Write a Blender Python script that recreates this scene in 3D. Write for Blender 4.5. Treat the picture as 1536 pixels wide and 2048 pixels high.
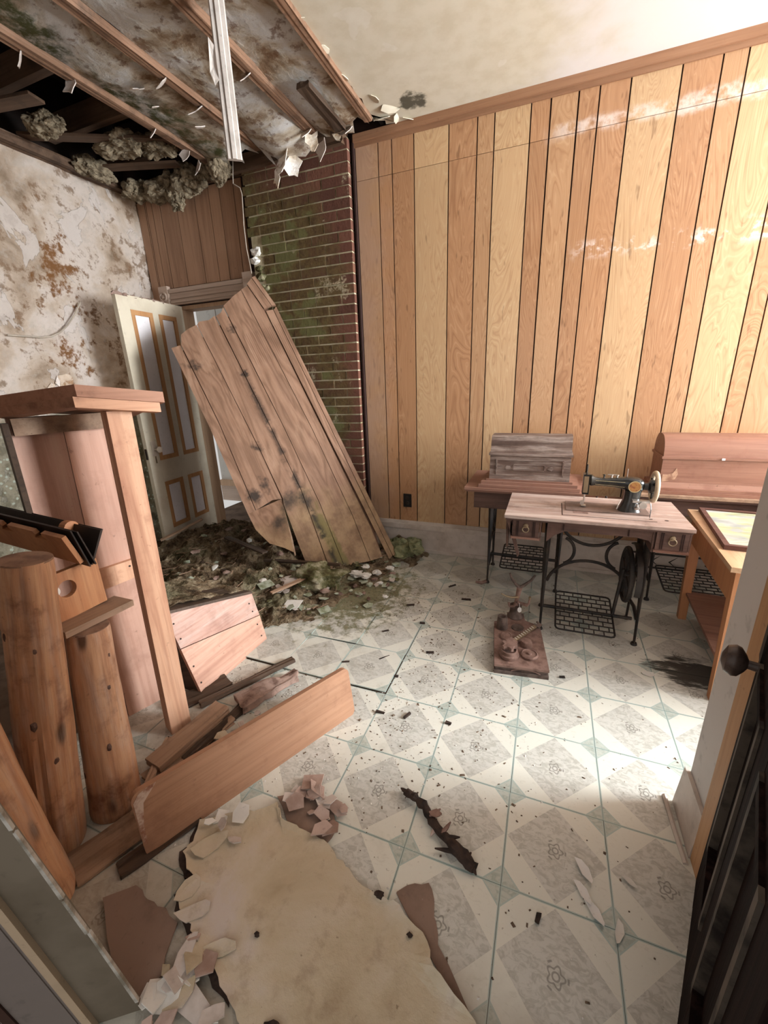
import bpy, bmesh, math, random
from mathutils import Vector, Matrix, noise as mn
random.seed(7)
PI = math.pi
for o in list(bpy.data.objects): bpy.data.objects.remove(o)
S = bpy.context.scene
COL = S.collection

# ------------------------------------------------------------------ camera
H = 1.42
cam = bpy.data.objects.new('camera', bpy.data.cameras.new('camera'))
COL.objects.link(cam); S.camera = cam
cam.data.sensor_fit = 'VERTICAL'; cam.data.sensor_height = 36.0
cam.data.lens = 36.0 * 825.0 / 2048.0
cam.data.clip_start = 0.02
yaw, pit, rol = (math.radians(a) for a in (21.9, 17.7, -2.05))
F = Vector((-math.sin(yaw)*math.cos(pit), math.cos(yaw)*math.cos(pit), -math.sin(pit)))
R0 = Vector((math.cos(yaw), math.sin(yaw), 0)); U0 = R0.cross(F)
R1 = R0*math.cos(rol) + U0*math.sin(rol); U1 = U0*math.cos(rol) - R0*math.sin(rol)
cam.matrix_world = Matrix(((R1.x, U1.x, -F.x, 0), (R1.y, U1.y, -F.y, 0), (R1.z, U1.z, -F.z, H), (0, 0, 0, 1)))

# ------------------------------------------------------------------ light
S.view_settings.view_transform = 'Standard'; S.view_settings.look = 'None'
S.view_settings.gamma = 1.0; S.view_settings.use_curve_mapping = False
S.view_settings.exposure = 0.29
W = bpy.data.worlds.new('world'); S.world = W; W.use_nodes = True
W.node_tree.nodes['Background'].inputs[0].default_value = (1.0, 0.98, 0.95, 1)
W.node_tree.nodes['Background'].inputs[1].default_value = 0.5
def area(name, loc, rot, sx, sy, power, color=(1, 1, 1)):
    l = bpy.data.lights.new(name, 'AREA'); l.shape = 'RECTANGLE'; l.size = sx; l.size_y = sy
    l.energy = power; l.color = color
    o = bpy.data.objects.new(name, l); COL.objects.link(o); o.location = loc; o.rotation_euler = rot
    return o
# daylight through the tall window of the right wall, out of frame
area('window_daylight', (4.56, 2.20, 1.84), (0, math.radians(90), 0), 1.7, 1.5, 575, (0.90, 0.96, 1.0))
# daylight from the hall behind the camera, through the doorway the photo is taken from
area('hall_daylight', (0.3, -1.9, 1.7), (math.radians(78), 0, math.radians(8)), 2.2, 1.8, 10, (1.0, 0.98, 0.95))

# ------------------------------------------------------------------ material toolkit
def srgb(r, g, b):
    f = lambda c: (c/255/12.92) if c/255 <= 0.04045 else ((c/255+0.055)/1.055)**2.4
    r, g, b = f(r), f(g), f(b); l = 0.30*r+0.59*g+0.11*b; k = 0.17
    return (r+(l-r)*k, g+(l-g)*k, b+(l-b)*k, 1)
class M:
    def __init__(s, name):
        s.m = bpy.data.materials.new(name); s.m.use_nodes = True
        s.t = s.m.node_tree; s.t.nodes.clear()
        s.out = s.t.nodes.new('ShaderNodeOutputMaterial'); s.b = s.t.nodes.new('ShaderNodeBsdfPrincipled')
        s.t.links.new(s.b.outputs[0], s.out.inputs[0]); s._o = None; s._p = None; s._r = None
    def setin(s, sock, v):
        if isinstance(v, bpy.types.NodeSocket): s.t.links.new(v, sock)
        elif v is not None: sock.default_value = v
    def node(s, ty, **kw):
        n = s.t.nodes.new(ty)
        for k, v in kw.items(): setattr(n, k, v)
        return n
    def obj(s):
        if not s._o: s._o = s.node('ShaderNodeTexCoord').outputs['Object']
        return s._o
    def pos(s):
        if not s._p: s._p = s.node('ShaderNodeNewGeometry').outputs['Position']
        return s._p
    def rnd(s):
        if not s._r: s._r = s.node('ShaderNodeObjectInfo').outputs['Random']
        return s._r
    def orand(s, k=31.0):
        v = s.node('ShaderNodeVectorMath', operation='SCALE'); cx = s.node('ShaderNodeCombineXYZ')
        r = s.rnd()
        for i, kk in enumerate((k, k*1.7, k*0.6)): s.setin(cx.inputs[i], s.math('MULTIPLY', r, kk))
        a = s.node('ShaderNodeVectorMath', operation='ADD'); s.setin(a.inputs[0], s.obj()); s.setin(a.inputs[1], cx.outputs[0])
        s.t.nodes.remove(v)
        return a.outputs[0]
    def map(s, vec, scale=(1, 1, 1), loc=(0, 0, 0), rot=(0, 0, 0)):
        n = s.node('ShaderNodeMapping'); s.setin(n.inputs['Vector'], vec)
        n.inputs['Scale'].default_value = scale; n.inputs['Location'].default_value = loc; n.inputs['Rotation'].default_value = rot
        return n.outputs[0]
    def noise(s, vec, scale=5, detail=4, rough=0.55, dist=0.0):
        n = s.node('ShaderNodeTexNoise'); s.setin(n.inputs['Vector'], vec)
        n.inputs['Scale'].default_value = scale; n.inputs['Detail'].default_value = detail
        n.inputs['Roughness'].default_value = rough; n.inputs['Distortion'].default_value = dist
        return n.outputs['Fac']
    def voro(s, vec, scale=5, feature='F1'):
        n = s.node('ShaderNodeTexVoronoi', feature=feature); s.setin(n.inputs['Vector'], vec); n.inputs['Scale'].default_value = scale
        return n.outputs['Distance']
    def math(s, op, a, b=None, c=None, clamp=False):
        n = s.node('ShaderNodeMath', operation=op, use_clamp=clamp); s.setin(n.inputs[0], a); s.setin(n.inputs[1], b)
        if c is not None: s.setin(n.inputs[2], c)
        return n.outputs[0]
    def sep(s, v):
        n = s.node('ShaderNodeSeparateXYZ'); s.setin(n.inputs[0], v); return n.outputs
    def step(s, v, a, b):
        n = s.node('ShaderNodeMapRange', interpolation_type='SMOOTHSTEP'); s.setin(n.inputs['Value'], v)
        n.inputs['From Min'].default_value = a; n.inputs['From Max'].default_value = b; return n.outputs[0]
    def ramp(s, f, stops, interp='LINEAR'):
        n = s.node('ShaderNodeValToRGB'); s.setin(n.inputs[0], f); cr = n.color_ramp; cr.interpolation = interp
        while len(cr.elements) < len(stops): cr.elements.new(0.5)
        for e, (p, c) in zip(cr.elements, stops): e.position = p; e.color = c
        return n.outputs[0]
    def mix(s, f, a, b, blend='MIX'):
        n = s.node('ShaderNodeMix', data_type='RGBA', blend_type=blend)
        s.setin(n.inputs[0], f); s.setin(n.inputs[6], a); s.setin(n.inputs[7], b); return n.outputs[2]
    def sphere(s, c, r, sc=(1, 1, 1)):       # 1 at a place in the room, fading to 0 at distance r
        n = s.node('ShaderNodeVectorMath', operation='SUBTRACT'); s.setin(n.inputs[0], s.pos()); n.inputs[1].default_value = c
        n2 = s.node('ShaderNodeVectorMath', operation='MULTIPLY'); s.setin(n2.inputs[0], n.outputs[0]); n2.inputs[1].default_value = sc
        n3 = s.node('ShaderNodeVectorMath', operation='LENGTH'); s.setin(n3.inputs[0], n2.outputs[0])
        return s.math('SUBTRACT', 1.0, s.math('DIVIDE', n3.outputs['Value'], r), clamp=True)
    def hsv(s, col, h=None, sat=None, v=None):
        n = s.node('ShaderNodeHueSaturation'); s.setin(n.inputs['Color'], col)
        s.setin(n.inputs['Hue'], h); s.setin(n.inputs['Saturation'], sat); s.setin(n.inputs['Value'], v); return n.outputs[0]
    def done(s, col, rough=0.7, bump=None, bs=0.3, bd=0.01, spec=0.35, metal=0.0):
        s.setin(s.b.inputs['Base Color'], col); s.setin(s.b.inputs['Roughness'], rough)
        s.b.inputs['Specular IOR Level'].default_value = spec; s.setin(s.b.inputs['Metallic'], metal)
        if bump is not None:
            n = s.node('ShaderNodeBump'); s.setin(n.inputs['Height'], bump); n.inputs['Strength'].default_value = bs; n.inputs['Distance'].default_value = bd
            s.t.links.new(n.outputs[0], s.b.inputs['Normal'])
        return s.m
AX = {'X': (0.1, 1, 1), 'Y': (1, 0.1, 1), 'Z': (1, 1, 0.1)}
def wood(name, dark, mid, light, axis='Z', sc=1.0, contour=9, rough=0.62, vary=0.18, dirt=None, dirt_amt=0.5, weather=0.0, bs=0.25, spec=0.3, knots=0.0):
    m = M(name); v = m.orand()
    a = m.map(v, tuple(c*sc for c in AX[axis]))
    n1 = m.noise(a, 3.2, 2.0, 0.5, 0.5)
    rings = m.math('PINGPONG', m.math('MULTIPLY', n1, contour), 0.5)
    rings = m.math('MULTIPLY', rings, 2.0)
    st = tuple(c*sc*(70 if c == 1 else 25) for c in AX[axis])
    fine = m.noise(m.map(v, st), 1.0, 3, 0.6)
    base = m.ramp(rings, [(0.0, dark), (0.30, mid), (1.0, light)])
    base = m.mix(0.58, base, mid)
    stk = m.noise(m.map(v, tuple(c*sc*(22 if c == 1 else 14) for c in AX[axis])), 1.0, 5, 0.68)
    base = m.mix(m.math('MULTIPLY', m.step(stk, 0.50, 0.68), 0.55), base, dark)
    base = m.mix(m.math('MULTIPLY', m.step(stk, 0.47, 0.34), 0.45), base, light)
    pk = m.noise(v, 38, 3, 0.6)
    base = m.mix(m.math('MULTIPLY', m.step(pk, 0.66, 0.74), 0.5), base, tuple(c*0.45 for c in dark[:3])+(1,))
    big = m.noise(a, 1.6, 3, 0.5)
    base = m.mix(m.step(big, 0.35, 0.65), base, m.mix(0.6, base, mid))
    base = m.mix(m.math('MULTIPLY', m.step(fine, 0.45, 0.72), 0.38), base, dark)
    if knots:
        k = m.voro(m.map(v, tuple(c*(1 if c == 1 else 3.5) for c in AX[axis])), 7)
        base = m.mix(m.math('MULTIPLY', m.step(k, 0.14, 0.05), knots), base, tuple(c*0.25 for c in dark[:3])+(1,))
    if weather:
        w = m.step(m.noise(m.map(v, tuple(c*sc*(18 if c == 1 else 22) for c in AX[axis])), 1.0, 5, 0.65), 0.42, 0.68)
        base = m.mix(m.math('MULTIPLY', w, weather), base, srgb(196, 178, 165))
    if dirt:
        d = m.step(m.noise(v, 7, 6, 0.65), 0.50, 0.72)
        base = m.mix(m.math('MULTIPLY', d, dirt_amt), base, dirt)
    val = m.math('ADD', 1.0-vary/2, m.math('MULTIPLY', m.rnd(), vary))
    base = m.hsv(base, None, None, val)
    return m.done(base, rough, m.math('ADD', m.math('MULTIPLY', fine, 0.7), m.math('MULTIPLY', rings, 0.3)), bs, 0.004, spec)
def plain(name, col, rough=0.6, metal=0.0, nz=0.25, col2=None, scale=12, bs=0.2, spec=0.4, detail=5):
    m = M(name); v = m.orand(); n = m.noise(v, scale, detail, 0.6)
    c2 = col2 or tuple(c*0.55 for c in col[:3])+(1,)
    c = m.mix(m.math('MULTIPLY', m.step(n, 0.4, 0.68), 1.0 if col2 else nz*2), col, c2)
    sp = m.noise(v, scale*5, 3, 0.6)
    c = m.mix(m.math('MULTIPLY', m.step(sp, 0.60, 0.74), 0.28), c, tuple(k*0.5 for k in c2[:3])+(1,))
    return m.done(c, rough, n, bs, 0.004, spec, metal)

MT = {}
# wall panelling (three veneers), with pale blotchy bands that run along the wall
def veneer(name, dark, mid, light):
    m = M(name); v = m.orand(); a = m.map(v, (1.0, 1.0, 0.17))
    n1 = m.noise(a, 4.6, 3.0, 0.5, 1.1)
    r = m.math('MULTIPLY', m.math('PINGPONG', m.math('MULTIPLY', n1, 27), 0.5), 2.0)
    fine = m.noise(m.map(v, (90, 90, 3)), 1.0, 3, 0.6)
    c = m.ramp(r, [(0, dark), (0.35, mid), (0.75, mid), (1, light)])
    c = m.mix(0.34, c, mid)
    big = m.noise(m.map(v, (1, 1, 0.5)), 6, 3, 0.5, 0.6)
    c = m.mix(m.math('MULTIPLY', m.step(big, 0.38, 0.66), 0.65), c, mid)
    c = m.mix(m.math('MULTIPLY', m.step(fine, 0.5, 0.75), 0.22), c, dark)
    fl = m.noise(m.map(v, (30, 30, 7)), 1.0, 2, 0.5)
    c = m.mix(m.math('MULTIPLY', m.step(fl, 0.66, 0.74), 0.6), c, tuple(x*0.6 for x in dark[:3])+(1,))
    c = m.hsv(c, None, None, m.math('ADD', 0.85, m.math('MULTIPLY', m.rnd(), 0.12)))
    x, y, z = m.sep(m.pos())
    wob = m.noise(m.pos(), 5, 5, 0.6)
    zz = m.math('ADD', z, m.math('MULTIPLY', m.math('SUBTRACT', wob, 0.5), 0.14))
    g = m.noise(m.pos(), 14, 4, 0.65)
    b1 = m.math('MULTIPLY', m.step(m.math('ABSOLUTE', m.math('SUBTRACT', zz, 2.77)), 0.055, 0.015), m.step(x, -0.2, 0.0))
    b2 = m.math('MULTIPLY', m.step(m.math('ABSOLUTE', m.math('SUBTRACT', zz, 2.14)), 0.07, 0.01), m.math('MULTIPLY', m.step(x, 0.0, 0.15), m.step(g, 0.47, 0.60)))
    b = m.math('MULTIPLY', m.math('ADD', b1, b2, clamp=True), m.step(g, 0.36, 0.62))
    # dusty grey-pink bleaching next to the chimney
    ed = m.math('MULTIPLY', m.step(m.math('ADD', x, m.math('MULTIPLY', m.math('SUBTRACT', wob, 0.5), 0.5)), -1.10, -1.40), 0.5)
    c = m.mix(ed, c, srgb(176, 142, 122))
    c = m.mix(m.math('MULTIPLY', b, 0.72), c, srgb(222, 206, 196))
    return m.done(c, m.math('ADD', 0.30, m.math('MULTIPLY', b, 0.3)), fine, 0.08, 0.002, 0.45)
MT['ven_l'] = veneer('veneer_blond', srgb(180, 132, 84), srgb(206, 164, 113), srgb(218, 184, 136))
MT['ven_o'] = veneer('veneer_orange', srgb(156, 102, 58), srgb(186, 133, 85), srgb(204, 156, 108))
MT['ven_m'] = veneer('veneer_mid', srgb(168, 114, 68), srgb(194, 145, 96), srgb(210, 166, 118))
MT['groove'] = plain('groove_dark', srgb(52, 26, 18), 0.8)
MT['trimwood'] = wood('trim_wood', srgb(124, 80, 48), srgb(152, 106, 70), srgb(166, 122, 86), 'X', 1, 6)
MT['base_white'] = plain('baseboard_paint', srgb(206, 192, 180), 0.55, nz=0.25, col2=srgb(178, 162, 148), scale=5)
MT['wall_white'] = plain('white_wall_paint', srgb(205, 200, 196), 0.7, nz=0.1, scale=4)
MT['hall_white'] = plain('hall_wallpaper', srgb(216, 210, 200), 0.7, nz=0.1, scale=4)
# ceiling
def m_ceiling():
    m = M('ceiling_plaster'); p = m.pos(); n = m.noise(p, 2.2, 5, 0.6, 0.4); n2 = m.noise(p, 9, 5, 0.6)
    s1 = m.step(m.math('ADD', m.sphere((-0.75, 2.55, 3.0), 0.95, (0.85, 0.7, 0.2)), m.math('MULTIPLY', m.math('SUBTRACT', n, 0.5), 0.9)), 0.10, 0.45)
    c = m.mix(s1, srgb(220, 213, 208), m.mix(m.step(n2, 0.35, 0.7), srgb(212, 202, 180), srgb(202, 190, 164)))
    mo = m.step(m.math('ADD', m.sphere((-0.93, 2.98, 3.0), 0.2), m.math('MULTIPLY', m.math('SUBTRACT', n2, 0.5), 1.2)), 0.55, 0.75)
    c = m.mix(mo, c, srgb(92, 86, 70))
    w = m.step(m.noise(p, 5.5, 3, 0.5, 1.0), 0.66, 0.69)
    c = m.mix(m.math('MULTIPLY', w, 0.25), c, srgb(226, 220, 212))
    return m.done(c, 0.8, n2, 0.15, 0.006, 0.2)
MT['ceiling'] = m_ceiling()
def m_oldceil():
    m = M('old_ceiling_paper'); p = m.pos(); n = m.noise(p, 2.9, 8, 0.66, 0.6); n2 = m.noise(p, 13, 7, 0.70); n3 = m.noise(p, 2.2, 4, 0.6, 0.4)
    c = m.ramp(n, [(0.32, srgb(120, 88, 58)), (0.42, srgb(186, 152, 116)), (0.48, srgb(222, 202, 174)), (0.53, srgb(240, 228, 212)), (0.60, srgb(250, 244, 238))])
    c = m.mix(m.math('MULTIPLY', m.step(n2, 0.52, 0.62), 0.7), c, srgb(150, 104, 66))
    c = m.mix(m.math('MULTIPLY', m.step(n2, 0.40, 0.32), 0.5), c, srgb(248, 240, 230))
    x, y, z = m.sep(p)
    e = m.math('ADD', m.step(x, -1.95, -2.5), m.math('MULTIPLY', m.math('SUBTRACT', n3, 0.5), 2.6))
    g = m.math('MULTIPLY', m.step(e, 0.55, 1.05), m.step(n2, 0.34, 0.58))
    c = m.mix(m.math('MULTIPLY', g, 0.9), c, srgb(92, 98, 46))
    d = m.step(m.noise(m.map(p, (1, 1, 1), (4, 2, 0)), 3.2, 6, 0.65), 0.56, 0.70)
    c = m.mix(m.math('MULTIPLY', d, 0.5), c, srgb(104, 78, 52))
    return m.done(c, 0.85, m.math('ADD', n, m.math('MULTIPLY', n2, 0.7)), 0.6, 0.02, 0.15)
MT['oldceil'] = m_oldceil()
def m_leftwall():
    m = M('peeling_plaster_wall'); p = m.pos(); n = m.noise(p, 2.4, 6, 0.6, 0.35); n2 = m.noise(p, 9, 7, 0.7); n3 = m.noise(m.map(p, (1, 1, 0.6)), 3.4, 5, 0.62, 0.5)
    c = m.ramp(n, [(0.34, srgb(162, 138, 112)), (0.42, srgb(196, 172, 148)), (0.50, srgb(216, 196, 176)), (0.55, srgb(224, 208, 194)), (0.7, srgb(232, 218, 208))])
    c = m.mix(m.math('MULTIPLY', m.step(n2, 0.52, 0.62), 0.75), c, srgb(150, 116, 82))
    c = m.mix(m.math('MULTIPLY', m.step(n2, 0.46, 0.36), 0.5), c, srgb(206, 192, 178))
    r1 = m.step(m.math('ADD', m.sphere((-3.5, 2.36, 2.28), 0.50, (1, 1.5, 0.8)), m.math('MULTIPLY', m.math('SUBTRACT', n2, 0.5), 4.6)), 0.70, 1.25)
    r2 = m.step(m.math('ADD', m.sphere((-3.5, 2.30, 1.76), 0.50, (1, 1.3, 0.8)), m.math('MULTIPLY', m.math('SUBTRACT', n2, 0.5), 4.6)), 0.72, 1.3)
    c = m.mix(m.math('MULTIPLY', m.math('MAXIMUM', r1, r2), 0.9), c, srgb(150, 98, 40))
    # bare pale plaster where the paper came off
    w = m.step(n3, 0.565, 0.58)
    c = m.mix(m.math('MULTIPLY', w, 0.7), c, srgb(228, 216, 208))
    x, y, z = m.sep(p)
    lo = m.step(m.math('ADD', m.step(z, 1.75, 0.9), m.math('MULTIPLY', m.math('SUBTRACT', n2, 0.5), 1.6)), 0.35, 0.75)
    c = m.mix(m.math('MULTIPLY', lo, 0.75), c, m.mix(m.step(n2, 0.40, 0.6), srgb(92, 92, 62), srgb(160, 156, 132)))
    lo2 = m.math('MULTIPLY', m.step(z, 1.35, 1.0), m.step(m.voro(p, 26), 0.30, 0.16))
    c = m.mix(m.math('MULTIPLY', lo2, 0.9), c, srgb(196, 204, 188))
    return m.done(c, 0.85, m.math('ADD', m.math('MULTIPLY', w, 0.6), m.math('ADD', n, n2)), 0.65, 0.02, 0.15)
MT['leftwall'] = m_leftwall()
MT['oldwood'] = wood('ceiling_batten_wood', srgb(86, 58, 38), srgb(138, 100, 72), srgb(166, 126, 96), 'Y', 1, 6, dirt=srgb(72, 54, 40), dirt_amt=0.8)
MT['joist'] = wood('attic_joist_wood', srgb(56, 38, 24), srgb(92, 66, 46), srgb(118, 90, 66), 'X', 1, 6, dirt=srgb(40, 28, 20))
MT['attic'] = plain('attic_boards', srgb(46, 32, 24), 0.9, col2=srgb(30, 20, 16), scale=6)
MT['insul'] = plain('insulation_wool', srgb(140, 124, 98), 0.95, col2=srgb(88, 74, 56), scale=22, bs=0.9, spec=0.05)
MT['insul_g'] = plain('mossy_insulation', srgb(140, 140, 100), 0.95, col2=srgb(88, 92, 56), scale=11, bs=0.9, spec=0.05)
MT['white_strip'] = plain('white_painted_strip', srgb(196, 184, 174), 0.6, nz=0.3, scale=10)
MT['wire'] = plain('cable_sheath', srgb(176, 160, 140), 0.5)
# bricks
def m_brick():
    m = M('old_brick'); p = m.pos(); n = m.noise(p, 24, 5, 0.65); n2 = m.noise(p, 3.1, 5, 0.6, 0.4); n3 = m.noise(p, 60, 3, 0.6)
    c = m.ramp(m.math('ADD', m.math('MULTIPLY', m.rnd(), 0.6), m.math('MULTIPLY', n, 0.4)), [(0.1, srgb(84, 52, 40)), (0.5, srgb(108, 66, 50)), (0.95, srgb(124, 80, 58))])
    x, y, z = m.sep(p)
    e = m.math('ADD', m.step(x, -1.30, -1.75), m.math('MULTIPLY', m.math('SUBTRACT', n2, 0.5), 2.4))
    e = m.math('ADD', e, m.math('MULTIPLY', m.math('SUBTRACT', m.rnd(), 0.5), 0.35))
    e = m.math('MULTIPLY', e, m.math('MULTIPLY', m.step(z, 0.70, 1.0), m.step(m.math('ADD', z, m.math('MULTIPLY', x, 0.5)), 2.1, 1.5)))
    c = m.mix(m.math('MULTIPLY', m.step(e, 0.15, 0.85), 0.86), c, m.mix(m.step(n, 0.4, 0.65), srgb(100, 84, 42), srgb(80, 62, 34)))
    c = m.mix(m.math('MULTIPLY', m.step(m.math('MULTIPLY', e, m.noise(p, 7, 4, 0.6)), 0.50, 0.66), 0.6), c, srgb(108, 112, 60))
    w = m.math('MULTIPLY', m.step(m.noise(p, 4.4, 6, 0.7, 0.3), 0.60, 0.68), m.step(n3, 0.4, 0.55))
    c = m.mix(m.math('MULTIPLY', w, 0.8), c, srgb(178, 162, 130))
    return m.done(c, 0.9, m.math('ADD', n, m.math('MULTIPLY', n3, 0.5)), 0.6, 0.006, 0.15)
MT['brick'] = m_brick()
MT['mortar'] = plain('lime_mortar', srgb(186, 172, 138), 0.95, col2=srgb(140, 128, 84), scale=9, bs=0.7)
# doors
MT['door_cream'] = plain('door_cream_paint', srgb(212, 198, 172), 0.5, col2=srgb(198, 182, 156), scale=4, bs=0.1)
MT['door_tan'] = wood('door_moulding_tan', srgb(160, 104, 50), srgb(188, 132, 72), srgb(196, 142, 84), 'Z', 1, 4, vary=0.05)
MT['door_white'] = plain('door_panel_white', srgb(234, 228, 230), 0.5, nz=0.05)
MT['casing'] = wood('door_casing_grained', srgb(168, 138, 116), srgb(196, 170, 150), srgb(208, 184, 164), 'X', 1, 6, vary=0.05)
MT['casing_v'] = wood('door_jamb_grained', srgb(172, 132, 96), srgb(196, 156, 118), srgb(206, 170, 134), 'Z', 1, 5, vary=0.05)
MT['porcelain'] = plain('porcelain_knob', srgb(222, 208, 190), 0.25, nz=0.1)
MT['plate'] = plain('lock_plate', srgb(206, 190, 172), 0.4, nz=0.15)
MT['overdoor'] = wood('overdoor_panel_brown', srgb(136, 96, 68), srgb(172, 128, 94), srgb(184, 140, 106), 'Z', 1, 5, vary=0.10, rough=0.5)
# fallen panel : mould runs along its joints
def m_fallen():
    m = M('fallen_panel_veneer'); o = m.obj(); v = m.orand(9)
    a = m.map(v, (0.16, 1, 1)); n1 = m.noise(a, 5, 3, 0.55, 0.6)
    r = m.math('MULTIPLY', m.math('PINGPONG', m.math('MULTIPLY', n1, 8), 0.5), 2)
    fine = m.noise(m.map(v, (3, 80, 80)), 1, 3, 0.6)
    c = m.ramp(r, [(0, srgb(126, 90, 64)), (0.4, srgb(144, 104, 76)), (1, srgb(156, 116, 88))])
    gg = m.noise(m.map(v, (1.2, 5, 1)), 2.0, 6, 0.7)
    c = m.mix(m.math('MULTIPLY', m.step(gg, 0.42, 0.68), 0.5), c, srgb(108, 76, 54))
    c = m.mix(m.math('MULTIPLY', m.step(gg, 0.46, 0.30), 0.45), c, srgb(176, 138, 108))
    c = m.mix(m.math('MULTIPLY', m.step(fine, 0.5, 0.75), 0.3), c, srgb(116, 80, 56))
    x, y, z = m.sep(o)
    n = m.noise(o, 7, 6, 0.65); nb = m.noise(o, 3.0, 4, 0.6)
    low = m.step(m.math('ADD', m.step(x, 1.25, 0.15), m.math('MULTIPLY', m.math('SUBTRACT', nb, 0.5), 1.3)), 0.3, 0.8)
    c = m.mix(m.math('MULTIPLY', low, 0.75), c, m.mix(m.step(n, 0.35, 0.65), srgb(166, 132, 86), srgb(120, 88, 54)))
    gr = m.step(m.math('ADD', m.math('MULTIPLY', m.step(m.math('ABSOLUTE', m.math('SUBTRACT', y, 0.44)), 0.12, 0.02), m.step(x, 1.0, 0.4)), m.math('MULTIPLY', m.math('SUBTRACT', n, 0.5), 1.4)), 0.55, 0.95)
    c = m.mix(m.math('MULTIPLY', gr, 0.7), c, srgb(112, 104, 38))
    yj = m.math('ADD', m.math('ABSOLUTE', m.math('SUBTRACT', y, 0.472)), m.math('MULTIPLY', m.math('SUBTRACT', n, 0.5), 0.10))
    bl = m.math('MULTIPLY', m.step(yj, 0.046, 0.0), m.math('MULTIPLY', m.step(x, 1.9, 1.6), m.step(n, 0.40, 0.52)))
    def spot(cx, cy, rr):
        d = m.node('ShaderNodeVectorMath', operation='DISTANCE'); m.setin(d.inputs[0], m.map(o, (1, 1, 0))); d.inputs[1].default_value = (cx, cy, 0)
        return m.step(m.math('ADD', d.outputs['Value'], m.math('MULTIPLY', m.math('SUBTRACT', n, 0.5), 0.34)), rr, -0.01)
    for sp in ((0.76, 0.60, 0.11), (0.70, 0.47, 0.09), (1.98, 0.80, 0.07), (0.62, 0.74, 0.12), (0.95, 0.70, 0.07), (1.78, 0.47, 0.04), (1.22, 0.61, 0.05), (0.9, 0.80, 0.07), (0.12, 0.47, 0.10), (2.12, 0.41, 0.05)):
        bl = m.math('MAXIMUM', bl, spot(*sp))
    c = m.mix(m.math('MULTIPLY', bl, 0.9), c, srgb(38, 30, 24))
    # raised-rib scratches near the top
    rib = m.math('MULTIPLY', m.step(m.math('SINE', m.math('MULTIPLY', y, 420)), 0.5, 0.8), m.math('MULTIPLY', m.step(x, 1.80, 1.86), m.step(m.math('MULTIPLY', m.step(x, 2.12, 2.04), m.step(y, 0.36, 0.34)), 0.2, 0.6)))
    c = m.mix(m.math('MULTIPLY', rib, 0.5), c, srgb(88, 54, 34))
    return m.done(c, 0.6, m.math('ADD', fine, n), 0.3, 0.004, 0.3)
MT['fallen'] = m_fallen()
MT['fallen_back'] = plain('panel_edge', srgb(92, 60, 40), 0.8)
# loose wood
MT['pink_board'] = wood('pink_aged_board', srgb(166, 116, 92), srgb(202, 154, 130), srgb(212, 174, 152), 'Z', 0.7, 5, vary=0.06, dirt=srgb(160, 112, 90), dirt_amt=0.4)
MT['post'] = wood('pine_post', srgb(176, 112, 78), srgb(222, 166, 126), srgb(232, 184, 146), 'Z', 1, 6, vary=0.05, dirt=srgb(150, 86, 54), dirt_amt=0.45)
MT['slab'] = wood('cabinet_top_pine', srgb(134, 84, 58), srgb(172, 118, 88), srgb(190, 138, 106), 'X', 1, 6, dirt=srgb(90, 54, 36), dirt_amt=0.5)
MT['slab_l'] = wood('cabinet_moulding_pine', srgb(170, 108, 72), srgb(208, 150, 110), srgb(220, 168, 130), 'X', 1, 6, dirt=srgb(110, 66, 42), dirt_amt=0.4)
MT['log'] = wood('peeled_log', srgb(138, 84, 50), srgb(196, 138, 92), srgb(220, 174, 128), 'Z', 2.2, 7, rough=0.42, vary=0.12, dirt=srgb(112, 58, 32), dirt_amt=0.85, weather=0.30, knots=0.9, spec=0.45)
MT['log_end'] = plain('log_end_grain', srgb(150, 112, 86), 0.8, col2=srgb(112, 78, 58), scale=14)
MT['crate'] = wood('crate_pine', srgb(160, 104, 80), srgb(200, 148, 120), srgb(212, 166, 140), 'X', 1, 7, vary=0.05, dirt=srgb(130, 76, 56), dirt_amt=0.3)
MT['crate_r'] = wood('crate_rough_pine', srgb(150, 96, 78), srgb(190, 144, 124), srgb(210, 178, 162), 'X', 1.6, 9, vary=0.05, dirt=srgb(140, 92, 76), dirt_amt=0.4, weather=0.45)
MT['rail'] = wood('varnished_rail', srgb(140, 92, 62), srgb(178, 128, 92), srgb(194, 148, 112), 'X', 1, 8, rough=0.42, vary=0.02, dirt=srgb(110, 60, 36), dirt_amt=0.35)
MT['rail_worn'] = plain('rail_worn_edge', srgb(206, 178, 158), 0.7, col2=srgb(150, 92, 60), scale=30)
MT['board'] = wood('dusty_board', srgb(122, 88, 64), srgb(164, 128, 98), srgb(184, 150, 120), 'Y', 1, 6, dirt=srgb(84, 62, 44), dirt_amt=0.6)
MT['board_d'] = wood('dark_wet_board', srgb(44, 32, 24), srgb(78, 58, 42), srgb(102, 78, 60), 'Y', 1, 6, dirt=srgb(30, 22, 18))
MT['rot'] = plain('rotten_wood', srgb(154, 124, 108), 0.9, col2=srgb(92, 62, 48), scale=16, bs=0.9)
MT['burnt'] = plain('charred_stick', srgb(64, 46, 36), 0.85, col2=srgb(30, 22, 18), scale=26, bs=0.8)
MT['orange_wood'] = wood('orange_varnished_board', srgb(150, 84, 38), srgb(190, 122, 66), srgb(208, 148, 92), 'Z', 1, 4, rough=0.45, dirt=srgb(140, 76, 40), dirt_amt=0.3)
MT['table_orange'] = wood('school_table_wood', srgb(152, 88, 42), srgb(188, 122, 68), srgb(200, 140, 86), 'Z', 1, 6, rough=0.5, vary=0.06)
MT['table_orange_top'] = wood('school_table_top', srgb(176, 128, 84), srgb(212, 172, 128), srgb(224, 190, 150), 'Y', 1, 6, rough=0.4, dirt=srgb(190, 120, 80), dirt_amt=0.4)
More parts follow.
